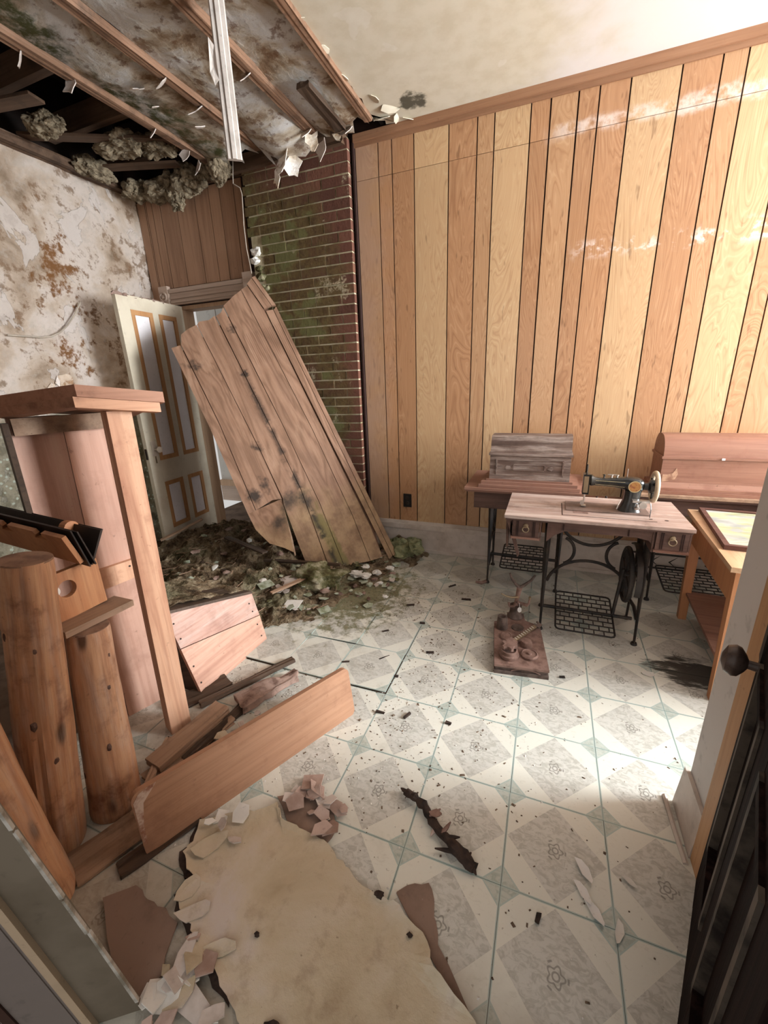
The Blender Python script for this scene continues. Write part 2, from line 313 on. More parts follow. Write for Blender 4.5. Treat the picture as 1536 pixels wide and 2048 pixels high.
MT['metal_dark'] = plain('dark_metal', srgb(60, 48, 42), 0.5, metal=0.5)
# debris
def m_mound():
    m = M('debris_soil'); p = m.pos(); n = m.noise(p, 11, 7, 0.72); n2 = m.noise(p, 3.3, 4, 0.6); n3 = m.noise(p, 38, 4, 0.6)
    c = m.ramp(n, [(0.30, srgb(44, 34, 24)), (0.44, srgb(96, 76, 54)), (0.54, srgb(136, 114, 84)), (0.68, srgb(172, 154, 124))])
    c = m.mix(m.math('MULTIPLY', m.step(n2, 0.50, 0.66), 0.5), c, m.mix(m.step(n, 0.4, 0.6), srgb(74, 76, 42), srgb(136, 138, 104)))
    c = m.mix(m.math('MULTIPLY', m.step(n3, 0.62, 0.7), 0.6), c, srgb(176, 164, 138))
    return m.done(c, 0.95, m.math('ADD', n, n3), 1.0, 0.03, 0.1)
MT['mound'] = m_mound()
def m_moss():
    m = M('mossy_plaster'); p = m.pos(); n = m.noise(p, 9, 6, 0.68); n2 = m.noise(p, 28, 5, 0.65)
    c = m.ramp(n, [(0.34, srgb(74, 60, 36)), (0.46, srgb(102, 98, 56)), (0.55, srgb(144, 138, 104)), (0.66, srgb(184, 174, 146))])
    c = m.mix(m.math('MULTIPLY', m.step(n2, 0.58, 0.7), 0.6), c, srgb(88, 62, 42))
    return m.done(c, 0.95, m.math('ADD', n, n2), 0.9, 0.02, 0.1)
MT['moss'] = m_moss()
MT['plaster_w'] = plain('white_plaster_chip', srgb(226, 220, 210), 0.8, nz=0.15)
MT['plaster_g'] = plain('greenish_plaster_chip', srgb(176, 182, 160), 0.85, col2=srgb(122, 128, 88), scale=20)
MT['shard'] = plain('pinkish_plaster_shard', srgb(196, 168, 154), 0.8, col2=srgb(158, 126, 110), scale=9)
MT['shard_p'] = plain('pale_plaster_shard', srgb(208, 194, 184), 0.8, col2=srgb(176, 158, 144), scale=9)
MT['gap_shade'] = plain('painted_gap_shade', srgb(86, 64, 52), 0.9, col2=srgb(58, 42, 34), scale=20)
MT['brown_sheet'] = plain('brown_backing_sheet', srgb(146, 118, 100), 0.85, col2=srgb(122, 96, 80), scale=7)
def m_tan():
    m = M('tan_sheet'); p = m.pos(); n = m.noise(p, 3.2, 6, 0.6, 0.4); n2 = m.noise(p, 14, 6, 0.65); n3 = m.noise(p, 60, 3, 0.6)
    c = m.ramp(n, [(0.34, srgb(180, 160, 126)), (0.46, srgb(196, 178, 146)), (0.56, srgb(204, 188, 162)), (0.66, srgb(206, 192, 180))])
    c = m.mix(m.math('MULTIPLY', m.step(n2, 0.52, 0.70), 0.5), c, srgb(160, 134, 104))
    c = m.mix(m.math('MULTIPLY', m.step(n3, 0.70, 0.76), 0.6), c, srgb(116, 92, 66))
    return m.done(c, 0.72, m.math('ADD', n, m.math('ADD', n2, m.math('MULTIPLY', n3, 0.4))), 0.5, 0.010, 0.25)
MT['tan'] = m_tan()
# tiles: flat print of the vinyl, plus stains that lie on the floor
TX, TY = 0.297, 0.3045
def m_tile():
    m = M('vinyl_tile_print'); x, y, z = m.sep(m.obj())
    u = m.math('ABSOLUTE', m.math('DIVIDE', x, TX)); v = m.math('ABSOLUTE', m.math('DIVIDE', y, TY))
    s = m.math('ADD', u, v); p = m.pos()
    marb = m.noise(m.map(m.orand(), (1, 1.6, 1), rot=(0, 0, 0.6)), 34, 5, 0.65, 1.3)
    cream = m.mix(m.math('MULTIPLY', m.step(marb, 0.56, 0.66), 0.35), srgb(221, 219, 205), srgb(198, 195, 178))
    grey = m.mix(m.step(marb, 0.42, 0.62), srgb(206, 204, 194), srgb(182, 180, 168))
    teal = m.mix(m.step(marb, 0.42, 0.64), srgb(190, 196, 184), srgb(166, 176, 164))
    line = srgb(172, 190, 182)
    c = m.mix(m.math('LESS_THAN', s, 0.485), cream, grey)
    corner = m.math('SUBTRACT', 1.0, s)              # distance (Manhattan) from the tile corner
    c = m.mix(m.math('LESS_THAN', corner, 0.205), c, cream)
    c = m.mix(m.math('LESS_THAN', corner, 0.19), c, line)
    c = m.mix(m.math('LESS_THAN', corner, 0.172), c, teal)
    # thin joints of the printed cream bands
    dd = m.math('ABSOLUTE', m.math('SUBTRACT', u, v))
    mx = m.math('MAXIMUM', u, v)
    c = m.mix(m.math('GREATER_THAN', mx, 0.488), c, line)
    # flower at the centre
    xs = m.math('DIVIDE', x, TX); ys = m.math('DIVIDE', y, TY)
    r = m.math('SQRT', m.math('ADD', m.math('MULTIPLY', xs, xs), m.math('MULTIPLY', ys, ys)))
    th = m.math('ARCTAN2', ys, xs)
    pet = m.math('ADD', 0.062, m.math('MULTIPLY', m.math('COSINE', m.math('MULTIPLY', th, 5)), 0.013))
    ring = m.step(m.math('ABSOLUTE', m.math('SUBTRACT', r, pet)), 0.012, 0.004)
    ring2 = m.step(m.math('ABSOLUTE', m.math('SUBTRACT', r, 0.028)), 0.010, 0.004)
    leaf = m.math('MULTIPLY', m.step(m.math('ABSOLUTE', m.math('SUBTRACT', r, 0.098)), 0.012, 0.004), m.step(m.math('COSINE', m.math('MULTIPLY', th, 3)), 0.75, 0.9))
    fl = m.math('MULTIPLY', m.math('MAXIMUM', m.math('MAXIMUM', ring, ring2), leaf), 0.65)
    c = m.mix(fl, c, srgb(110, 102, 92))
    # ground-in dirt, heavier towards the rubble and in the worn spots; front tiles also carry painted shade
    px, py, pz = m.sep(p)
    n1 = m.noise(p, 3.0, 6, 0.65, 0.3); n2 = m.noise(p, 17, 6, 0.7); n3 = m.noise(p, 55, 3, 0.6)
    dirt = m.step(m.math('ADD', m.math('MULTIPLY', n1, 0.65), m.math('MULTIPLY', m.step(px, 0.1, -1.3), 0.22)), 0.40, 0.66)
    c = m.mix(m.math('MULTIPLY', dirt, m.math('ADD', 0.10, m.math('MULTIPLY', m.step(n2, 0.42, 0.66), 0.42))), c, srgb(146, 128, 98))
    bk = m.step(m.math('ADD', m.step(py, 2.15, 2.75), m.math('MULTIPLY', m.math('SUBTRACT', n1, 0.5), 1.2)), 0.25, 0.9)
    c = m.mix(m.math('MULTIPLY', bk, 0.30), c, srgb(124, 112, 84))
    front_shade = m.step(m.math('ADD', m.step(py, 0.85, 0.45), m.math('MULTIPLY', m.math('SUBTRACT', n1, 0.5), 1.4)), 0.3, 0.9)  # front tiles darkened, shade put into the tile colour
    c = m.mix(m.math('MULTIPLY', front_shade, 0.48), c, srgb(142, 122, 94))
    c = m.mix(m.math('MULTIPLY', m.step(n3, 0.68, 0.74), 0.5), c, srgb(120, 104, 80))
    ms = m.step(m.math('ADD', m.sphere((-1.22, 2.35, 0), 0.95, (1.05, 0.95, 1)), m.math('MULTIPLY', m.math('SUBTRACT', n2, 0.5), 1.5)), 0.42, 0.72)
    c = m.mix(m.math('MULTIPLY', ms, 0.85), c, m.mix(m.step(n3, 0.4, 0.6), srgb(96, 98, 44), srgb(122, 112, 66)))
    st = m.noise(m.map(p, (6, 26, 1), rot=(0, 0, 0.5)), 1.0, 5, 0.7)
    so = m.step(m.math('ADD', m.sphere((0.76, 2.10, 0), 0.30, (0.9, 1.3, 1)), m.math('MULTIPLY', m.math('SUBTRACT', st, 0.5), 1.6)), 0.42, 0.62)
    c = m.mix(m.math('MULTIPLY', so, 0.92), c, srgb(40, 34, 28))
    return m.done(c, m.math('ADD', 0.34, m.math('MULTIPLY', dirt, 0.35)), m.math('ADD', marb, n3), 0.10, 0.002, 0.4)
MT['tile'] = m_tile()
MT['subfloor'] = plain('subfloor', srgb(120, 96, 78), 0.9, col2=srgb(84, 64, 50), scale=5)
MT['grit'] = plain('floor_grit', srgb(124, 100, 76), 0.9, col2=srgb(84, 62, 46), scale=30)
# sewing corner
MT['top_worn'] = wood('worn_table_top', srgb(122, 92, 78), srgb(166, 136, 122), srgb(190, 164, 150), 'X', 1, 7, weather=0.75, vary=0.04, dirt=srgb(96, 70, 58), dirt_amt=0.55)
MT['dark_wood'] = wood('dark_sewing_wood', srgb(62, 40, 32), srgb(100, 70, 58), srgb(122, 90, 76), 'X', 1, 6, vary=0.06, dirt=srgb(56, 36, 28))
MT['red_wood'] = wood('reddish_sewing_top', srgb(106, 66, 50), srgb(142, 98, 78), srgb(162, 120, 100), 'X', 1, 6, vary=0.06)
MT['case_dark'] = wood('weathered_case_wood', srgb(62, 44, 36), srgb(104, 80, 68), srgb(136, 112, 98), 'X', 1.5, 9, weather=0.45, vary=0.05, dirt=srgb(66, 46, 38))
MT['case_red'] = wood('reddish_case_wood', srgb(112, 68, 50), srgb(148, 100, 78), srgb(168, 122, 98), 'X', 1.2, 7, vary=0.05, dirt=srgb(118, 66, 48), dirt_amt=0.4, rough=0.45)
MT['bed'] = plain('worn_machine_bed', srgb(132, 106, 94), 0.6, col2=srgb(98, 80, 70), scale=9)
MT['torn'] = plain('torn_veneer', srgb(190, 146, 112), 0.8, col2=srgb(146, 98, 72), scale=30)
MT['iron'] = plain('black_cast_iron', srgb(44, 40, 38), 0.5, metal=0.25, nz=0.3, col2=srgb(66, 54, 46), scale=14)
MT['machine'] = plain('machine_black_enamel', srgb(36, 36, 34), 0.25, nz=0.1, col2=srgb(58, 54, 46), scale=9, spec=0.6)
MT['chrome'] = plain('tarnished_nickel', srgb(206, 200, 192), 0.3, metal=0.8, nz=0.2)
MT['gold'] = plain('gold_badge', srgb(190, 132, 48), 0.4, col2=srgb(150, 78, 34), scale=90)
MT['badge_rim'] = plain('badge_rim', srgb(206, 186, 130), 0.4)
MT['wheel_rim'] = plain('ivory_wheel_rim', srgb(198, 176, 142), 0.45, nz=0.2)
MT['rust'] = plain('rusty_iron', srgb(146, 112, 98), 0.8, col2=srgb(112, 80, 66), scale=24, bs=0.5)
MT['rust_d'] = plain('dark_rusty_iron', srgb(110, 90, 80), 0.75, col2=srgb(76, 60, 52), scale=24, bs=0.5)
MT['brass'] = plain('old_brass', srgb(150, 126, 92), 0.5, metal=0.4)
MT['tag_white'] = plain('white_tag', srgb(232, 228, 224), 0.5, nz=0.02)
MT['black_pl'] = plain('black_outlet_plastic', srgb(26, 22, 22), 0.4)
MT['frame_dark'] = wood('dark_frame_wood', srgb(66, 40, 34), srgb(96, 60, 50), srgb(116, 78, 64), 'X', 1, 5)
def m_picture():
    m = M('faded_landscape_print'); o = m.obj(); n = m.noise(m.map(o, (5, 14, 1)), 1.0, 5, 0.6, 0.6); n2 = m.noise(m.map(o, (6, 9, 1), (3, 1, 0)), 1, 4, 0.6, 0.4)
    c = m.ramp(n, [(0.34, srgb(120, 134, 104)), (0.48, srgb(170, 178, 158)), (0.6, srgb(204, 208, 192))])
    x, y, z = m.sep(o)
    c = m.mix(m.math('MULTIPLY', m.step(m.math('ADD', y, m.math('MULTIPLY', n2, 0.25)), 0.16, 0.32), 0.55), c, m.mix(m.step(n2, 0.45, 0.6), srgb(186, 190, 120), srgb(160, 168, 176)))
    return m.done(c, 0.22, None, spec=0.5)
MT['picture'] = m_picture()
# foreground joinery
MT['jamb_grey'] = plain('grey_green_jamb_paint', srgb(124, 112, 94), 0.6, nz=0.1, col2=srgb(108, 96, 78), scale=5)
MT['jamb_edge'] = plain('chipped_jamb_edge', srgb(196, 190, 180), 0.6, col2=srgb(130, 122, 106), scale=22)
MT['stop_tan'] = plain('tan_stop_bead', srgb(190, 164, 132), 0.6, nz=0.1)
MT['casing_mauve'] = plain('mauve_grey_casing', srgb(128, 116, 110), 0.6, nz=0.08, scale=5)
MT['casing_dark'] = plain('dark_brown_casing', srgb(64, 32, 20), 0.6)
MT['jamb_tan'] = wood('tan_corner_post', srgb(158, 112, 66), srgb(190, 142, 92), srgb(200, 156, 108), 'Z', 1, 4, vary=0.04)
def m_darkdoor():
    m = M('dark_crazed_door_varnish'); o = m.obj(); n = m.noise(m.map(o, (40, 40, 1.2)), 1.0, 4, 0.6); n2 = m.noise(m.map(o, (14, 14, 2.4)), 1.0, 4, 0.6)
    c = m.mix(m.step(n, 0.40, 0.66), srgb(24, 13, 12), srgb(44, 28, 25))
    c = m.mix(m.math('MULTIPLY', m.step(n2, 0.69, 0.74), 0.6), c, srgb(120, 108, 96))
    return m.done(c, 0.8, n, 0.4, 0.004, 0.06)
MT['dark_door'] = m_darkdoor()
MT['worn_bead'] = plain('worn_bead', srgb(96, 84, 72), 0.8, col2=srgb(30, 19, 17), scale=9)
MT['brown_knob'] = plain('brown_mineral_knob', srgb(96, 76, 66), 0.35, col2=srgb(66, 50, 44), scale=40)

# ------------------------------------------------------------------ mesh toolkit
class MB:
    def __init__(s): s.bm = bmesh.new()
    def box(s, a, b, mat=None):
        """axis-aligned box between corners a and b (optionally moved by matrix mat)"""
        a, b = Vector(a), Vector(b); vs = []
        for z in (a.z, b.z):
            for x, y in ((a.x, a.y), (b.x, a.y), (b.x, b.y), (a.x, b.y)):
                v = Vector((x, y, z)); vs.append(s.bm.verts.new(mat @ v if mat else v))
        for f in ((3, 2, 1, 0), (4, 5, 6, 7), (0, 1, 5, 4), (1, 2, 6, 5), (2, 3, 7, 6), (3, 0, 4, 7)): s.bm.faces.new([vs[i] for i in f])
        return s
    def hexa(s, bot, top):
        vs = [s.bm.verts.new(Vector(p)) for p in list(bot)+list(top)]
        for f in ((3, 2, 1, 0), (4, 5, 6, 7), (0, 1, 5, 4), (1, 2, 6, 5), (2, 3, 7, 6), (3, 0, 4, 7)): s.bm.faces.new([vs[i] for i in f])
        return s
    def prism(s, poly, z0, z1, mat=None, ax=2):
        """polygon extruded along axis ax"""
        def P(p, z):
            v = Vector((p[0], p[1], z)) if ax == 2 else (Vector((p[0], z, p[1])) if ax == 1 else Vector((z, p[0], p[1])))
            return mat @ v if mat else v
        n = len(poly); lo = [s.bm.verts.new(P(p, z0)) for p in poly]; hi = [s.bm.verts.new(P(p, z1)) for p in poly]
        s.bm.faces.new(lo[::-1]); s.bm.faces.new(hi)
        for i in range(n): s.bm.faces.new([lo[i], lo[(i+1) % n], hi[(i+1) % n], hi[i]])
        return s
    def tube(s, pts, r, seg=8, sq=1.0, closed=False, up=(0, 0, 1)):
        pts = [Vector(p) for p in pts]; n = len(pts)
        rs = r if isinstance(r, (list, tuple)) else [r]*n
        rings = []
        t0 = None; nrm = None
        for i, p in enumerate(pts):
            if closed: t = (pts[(i+1) % n]-pts[i-1]).normalized()
            else: t = (pts[min(i+1, n-1)]-pts[max(i-1, 0)]).normalized()
            if nrm is None:
                a = Vector(up)
                if abs(a.dot(t)) > 0.95: a = Vector((1, 0, 0))
                nrm = (a-t*a.dot(t)).normalized()
            else: nrm = (nrm-t*nrm.dot(t)).normalized()
            b = t.cross(nrm)
            rings.append([s.bm.verts.new(p+(nrm*math.cos(2*PI*k/seg)*sq+b*math.sin(2*PI*k/seg))*rs[i]) for k in range(seg)])
        m = n if closed else n-1
        for i in range(m):
            A, B = rings[i], rings[(i+1) % n]
            for k in range(seg): s.bm.faces.new([A[k], A[(k+1) % seg], B[(k+1) % seg], B[k]])
        if not closed: s.bm.faces.new(rings[0][::-1]); s.bm.faces.new(rings[-1])
        return s
    def lathe(s, prof, c=(0, 0, 0), axis='Z', seg=20, sx=1.0, sy=1.0):
        rings = []
        for r, h in prof:
            ring = []
            for k in range(seg):
                a = 2*PI*k/seg; x, y = r*math.cos(a)*sx, r*math.sin(a)*sy
                v = (x, y, h) if axis == 'Z' else ((h, x, y) if axis == 'X' else (x, h, y))
                ring.append(s.bm.verts.new(Vector(c)+Vector(v)))
            rings.append(ring)
        for A, B in zip(rings, rings[1:]):
            for k in range(seg): s.bm.faces.new([A[k], A[(k+1) % seg], B[(k+1) % seg], B[k]])
        s.bm.faces.new(rings[0][::-1]); s.bm.faces.new(rings[-1])
        return s
    def loft(s, secs):
        """sections: lists of equal numbers of points"""
        rings = [[s.bm.verts.new(Vector(p)) for p in sec] for sec in secs]; n = len(rings[0])
        for A, B in zip(rings, rings[1:]):
            for k in range(n): s.bm.faces.new([A[k], A[(k+1) % n], B[(k+1) % n], B[k]])
        s.bm.faces.new(rings[0][::-1]); s.bm.faces.new(rings[-1])
        return s
    def blob(s, c, size, sub=2, amp=0.35, freq=2.0, seed=0, flat=None):
        d = bmesh.ops.create_icosphere(s.bm, subdivisions=sub, radius=1.0)
        for v in d['verts']:
            o = v.co.copy(); k = 1+amp*mn.fractal(o*freq+Vector((seed*7.3, seed*3.1, seed*1.7)), 1.0, 2.0, 3)
            v.co = Vector((o.x*k*size[0], o.y*k*size[1], o.z*k*size[2]))
            if flat is not None and v.co.z < flat: v.co.z = flat
            v.co += Vector(c)
        return s
    def shell(s, poly, th, curl=0.0, mat=None, sub=3):
        """thin irregular flake with a curl"""
        c = sum((Vector((p[0], p[1], 0)) for p in poly), Vector())/len(poly); n = len(poly)
        def P(v, z):
            v = Vector((v.x, v.y, curl*((v.x-c.x)**2+(v.y-c.y)**2)+z)); return mat @ v if mat else v
        for z, flip in ((0, True), (th, False)):
            ctr = s.bm.verts.new(P(c, z)); prev = [ctr]*n
            for k in range(1, sub+1):
                cur = [s.bm.verts.new(P(c.lerp(Vector((p[0], p[1], 0)), k/sub), z)) for p in poly]
                for i in range(n):
                    j = (i+1) % n
                    f = [ctr, cur[i], cur[j]] if k == 1 else [prev[i], cur[i], cur[j], prev[j]]
                    s.bm.faces.new(f[::-1] if flip else f)
                prev = cur
            if flip: lo = prev
            else: hi = prev
        for i in range(n): s.bm.faces.new([lo[i], lo[(i+1) % n], hi[(i+1) % n], hi[i]])
        return s
    def jitter(s, a, seed=0):
        rr = random.Random(seed)
        for v in s.bm.verts: v.co += Vector((rr.uniform(-a, a), rr.uniform(-a, a), rr.uniform(-a, a)))
        return s
    def subdiv(s, cuts):
        bmesh.ops.subdivide_edges(s.bm, edges=s.bm.edges[:], cuts=cuts, use_grid_fill=True); return s
    def disp(s, amp, freq, seed=0):
        s.bm.normal_update()
        mv = [(v, v.normal*amp*mn.fractal(v.co*freq+Vector((seed, seed*2, 0)), 1.0, 2.0, 3)) for v in s.bm.verts]
        for v, d in mv: v.co += d
        return s
    def bevel(s, w, seg=1):
        es = [e for e in s.bm.edges if len(e.link_faces) == 2 and e.calc_face_angle(0) > 0.5]
        bmesh.ops.bevel(s.bm, geom=es, offset=w, segments=seg, affect='EDGES', clamp_overlap=True); return s
    def build(s, name, mat, parent=None, smooth=False, mtx=None, world=False):
        bmesh.ops.recalc_face_normals(s.bm, faces=s.bm.faces[:])
        me = bpy.data.meshes.new(name)
        if world and parent is not None: s.bm.transform(parent.matrix_basis.inverted())
        s.bm.to_mesh(me); s.bm.free()
        me.materials.append(MT[mat])
        if smooth:
            for p in me.polygons: p.use_smooth = True
            me.set_sharp_from_angle(angle=math.radians(40))
        return mk(name, me, parent, mtx)
def mk(name, me, parent=None, mtx=None):
    o = bpy.data.objects.new(name, me); COL.objects.link(o)
    if parent is not None: o.parent = parent
    if mtx is not None: o.matrix_basis = mtx
    return o
def frame(o, x, z):
    x = Vector(x).normalized(); z = Vector(z); z = (z-x*z.dot(x)).normalized(); y = z.cross(x)
    return Matrix(((x.x, y.x, z.x, o[0]), (x.y, y.y, z.y, o[1]), (x.z, y.z, z.z, o[2]), (0, 0, 0, 1)))
def tag(o, label, cat, group=None, kind=None):
    o['label'] = label; o['category'] = cat
    if group: o['group'] = group
    if kind: o['kind'] = kind
    return o
def thing(name, label, cat, loc=(0, 0, 0), group=None, kind=None, mtx=None):
    o = bpy.data.objects.new(name, None); COL.objects.link(o); o.empty_display_size = 0.1
    o.matrix_basis = mtx if mtx is not None else Matrix.Translation(Vector(loc))
    return tag(o, label, cat, group, kind)
def arc(c, r, a0, a1, n, plane='XZ', r2=None):
    out = []
    for i in range(n):
        a = math.radians(a0+(a1-a0)*i/(n-1)); p, q = r*math.cos(a), (r2 or r)*math.sin(a)
        out.append((c[0]+p, c[1], c[2]+q) if plane == 'XZ' else ((c[0], c[1]+p, c[2]+q) if plane == 'YZ' else (c[0]+p, c[1]+q, c[2])))
    return out
def rpoly(n, rx, ry, rr, irr=0.35):
    ph = rr.uniform(0, 6.28)
    return [(math.cos(ph+2*PI*i/n)*rx*(1+rr.uniform(-irr, irr)), math.sin(ph+2*PI*i/n)*ry*(1+rr.uniform(-irr, irr))) for i in range(n)]

# ================================================================== STRUCTURE
WY, CZ, LX, RX = 3.187, 3.015, -3.50, 4.50
# ---- floor with its vinyl tiles
fl = MB().box((LX-0.1, -2.5, -0.08), (RX+0.1, WY+1.6, 0.0)).build('floor', 'subfloor')
tag(fl, 'old vinyl tiled floor with diamond and flower print, dirty and torn', 'floor', kind='structure')
tb = MB().box((-TX/2+0.0006, -TY/2+0.0006, 0), (TX/2-0.0006, TY/2-0.0006, 0.004))
tile0 = None; rt = random.Random(3)
for i in range(-6, 8):
    for j in range(-3, 8):
        cx, cy = 0.125+i*TX, 1.019+j*TY
        if cy < 0.05 or cy > WY: continue
        if cx > 1.1 and cy < 1.5: continue
        if tile0 is None: o = tb.build('floor_tile', 'tile', fl); tile0 = o
        elif j == 7:
            o = MB().box((-TX/2+0.0006, -TY/2+0.0006, 0), (TX/2-0.0006, WY-cy, 0.004)).build('floor_tile', 'tile', fl)
        else: o = mk('floor_tile', tile0.data, fl)
        o.location = (cx, cy, 0.0)
        lift = 0
        if -1.5 < cx < -0.55 and 1.35 < cy < 2.1: lift = 1
        o.rotation_euler = (rt.uniform(-1, 1)*0.012*lift, rt.uniform(-1, 1)*0.016*lift, rt.uniform(-1, 1)*(0.003+0.02*lift))
        if lift: o.location.z = 0.004+rt.random()*0.004; o.location.x += rt.uniform(-1, 1)*0.006; o.location.y += rt.uniform(-1, 1)*0.006
# ---- back wall: plain wall with the doorway, panelling, chimney opening
DX0, DX1, DZ = -3.20, -2.46, 2.12
wb = (MB().box((LX-0.1, WY, 0), (DX0, WY+0.12, CZ+0.5)).box((DX0, WY, DZ), (DX1, WY+0.12, CZ+0.5))
      .box((DX1, WY, 0), (RX+0.1, WY+0.12, CZ+0.5)).build('wall_back', 'groove'))
tag(wb, 'back wall of tall wood-veneer panelling with dark grooves and a doorway', 'wall', kind='structure')
gx = [-1.397, -1.227, -1.128, -0.973, -0.74, -0.56, -0.456, -0.246, -0.138, 0.011, 0.118, 0.27, 0.506, 0.681, 0.788, 0.995, 1.084, 1.24, 1.40, 1.62, 1.78, 1.95, 2.2, 2.4, 2.6, 2.8, 3.0, 3.25, 3.5, 3.7, 3.9, 4.2, 4.5]
kinds = 'mmololmlommolomlomlomlomlom'
seq = ['m', 'o', 'o', 'l', 'o', 'm', 'l', 'o', 'm', 'o', 'o', 'l', 'o', 'm', 'l', 'o', 'm', 'l', 'o', 'm', 'l', 'o', 'm', 'l', 'o', 'l', 'm', 'o', 'l', 'o', 'm', 'l']
SEAM = 2.752
for k in range(len(gx)-1):
    g = 0.0075 if k != 8 else 0.010
    for (z0, z1) in ((0.27, SEAM-0.0015), (SEAM+0.0015, CZ)):
        x0, x1 = gx[k]+g/2, gx[k+1]-g/2
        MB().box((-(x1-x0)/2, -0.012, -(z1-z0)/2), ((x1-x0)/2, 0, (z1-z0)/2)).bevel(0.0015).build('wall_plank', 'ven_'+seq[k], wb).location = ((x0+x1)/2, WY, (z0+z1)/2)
# brown panelling above the door
ox = [-3.49, -3.40, -3.385, -3.32, -3.23, -3.05, -2.85, -2.70, -2.59, -2.45, -2.37]
for k in range(len(ox)-1):
    x0, x1 = ox[k]+0.0038, ox[k+1]-0.0038; z0 = 0.0 if x1 < -3.30 else 2.27
    if k in (0, 1, 2): z0 = 0.2
    MB().box((-(x1-x0)/2, -0.013, -(2.95-z0)/2), ((x1-x0)/2, 0, (2.95-z0)/2)).bevel(0.002).build('overdoor_plank', 'overdoor', wb).location = ((x0+x1)/2, WY, (2.95+z0)/2)
# door casing: head board with grooves, rosette block, jambs
tr = tag(MB().box((-3.27, WY-0.030, 2.13), (-2.44, WY-0.001, 2.262)).build('trim_2', 'casing'), 'fluted pinkish head casing above the cream door opening', 'trim', kind='structure')
for z0, z1, d in ((2.145, 2.165, 0.042), (2.178, 2.196, 0.04), (2.225, 2.256, 0.046)): MB().box((-3.265, WY-d, z0), (-2.445, WY-0.03, z1)).bevel(0.005, 2).build('moulding', 'casing', tr)
rb = MB().box((-3.375, WY-0.05, 2.115), (-3.272, WY-0.001, 2.285)).bevel(0.005, 2).build('corner_block', 'casing', tr)
MB().lathe([(0.001, -0.062), (0.012, -0.064), (0.016, -0.054), (0.024, -0.052), (0.030, -0.062), (0.038, -0.062), (0.042, -0.05), (0.042, -0.045)], (-3.323, WY, 2.20), 'Y', 20).build('rosette', 'casing', rb, True)
MB().box((-2.44, WY-0.05, 2.12), (-2.345, WY-0.001, 2.30)).bevel(0.005, 2).build('corner_block', 'casing', tr)
MB().box((-3.365, WY-0.03, 0.0), (-3.275, WY-0.001, 2.12)).bevel(0.006, 2).build('side_casing', 'casing_v', tr)
MB().box((-2.44, WY-0.03, 0.0), (-2.35, WY-0.001, 2.12)).bevel(0.006, 2).build('side_casing', 'casing_v', tr)
jb = tag(MB().box((DX0-0.02, WY-0.002, 0), (DX0+0.018, WY+0.13, DZ)).box((DX1-0.018, WY-0.002, 0), (DX1+0.02, WY+0.13, DZ)).box((DX0, WY-0.002, DZ-0.03), (DX1, WY+0.13, DZ)).build('trim_3', 'casing_v'), 'tan door lining inside the open doorway by the fallen panel', 'trim', kind='structure')
# hall seen through the doorway
hw = tag(MB().box((LX-0.4, 4.1, 0), (-1.7, 4.2, 2.6)).build('wall_hall', 'hall_white'), 'pale papered hall wall glimpsed through the open doorway', 'wall', kind='structure')
for xx in (-3.62, -3.2, -2.86, -2.5): MB().box((xx, 4.094, 0.28), (xx+0.004, 4.101, 2.6)).build('paper_seam', 'plate', hw)
MB().box((LX-0.4, 4.07, 0), (-1.7, 4.1, 0.20)).build('hall_baseboard', 'casing', hw)
MB().box((LX-0.4, 4.055, 0.20), (-1.7, 4.1, 0.27)).bevel(0.01, 2).build('hall_baseboard_cap', 'casing_v', hw)
area('hall_window_daylight', (-3.3, 3.75, 1.9), (math.radians(35), 0, math.radians(-70)), 0.6, 0.9, 1.4)
# cornice + baseboard on the panelled wall
cn = tag(MB().box((-1.40, WY-0.035, CZ-0.045), (RX, WY-0.012, CZ)).bevel(0.008, 2).build('trim_1', 'trimwood'), 'brown wooden cove trim between panelling and white ceiling', 'trim', kind='structure')
MB().box((-1.40, WY-0.022, CZ-0.07), (RX, WY-0.012, CZ-0.045)).bevel(0.004).build('lower_bead', 'trimwood', cn)
bb = tag(MB().box((-1.40, WY-0.024, 0), (RX, WY-0.001, 0.205)).build('baseboard_back', 'base_white'), 'tall whitish painted baseboard below the wood panelling', 'baseboard', kind='structure')
MB().box((-1.40, WY-0.034, 0.205), (RX, WY-0.001, 0.245)).bevel(0.008, 2).build('baseboard_cap', 'base_white', bb)
MB().box((-1.40, WY-0.022, 0.245), (RX, WY-0.001, 0.272)).bevel(0.004).build('baseboard_cap', 'base_white', bb)
MB().box((-1.40, WY-0.04, 0.0), (RX, WY-0.024, 0.03)).bevel(0.005).build('shoe_moulding', 'base_white', bb)
# dark reveal where the panelling stops beside the chimney
MB().box((-1.412, WY-0.03, 0.2), (-1.399, WY, CZ)).build('panel_end_strip', 'groove', wb)
# ---- outlet
ot = thing('wall_outlet', 'black electrical outlet low on the wood panelling', 'outlet', (-1.058, WY-0.012, 0.45))
MB().box((-0.035, -0.007, -0.057), (0.035, 0, 0.057)).bevel(0.003, 2).build('cover_plate', 'black_pl', ot)
for zz in (-0.022, 0.022):
    MB().lathe([(0.0165, 0), (0.0165, -0.010), (0.014, -0.012)], (0, 0, zz), 'Y', 16).build('socket', 'metal_dark', ot)
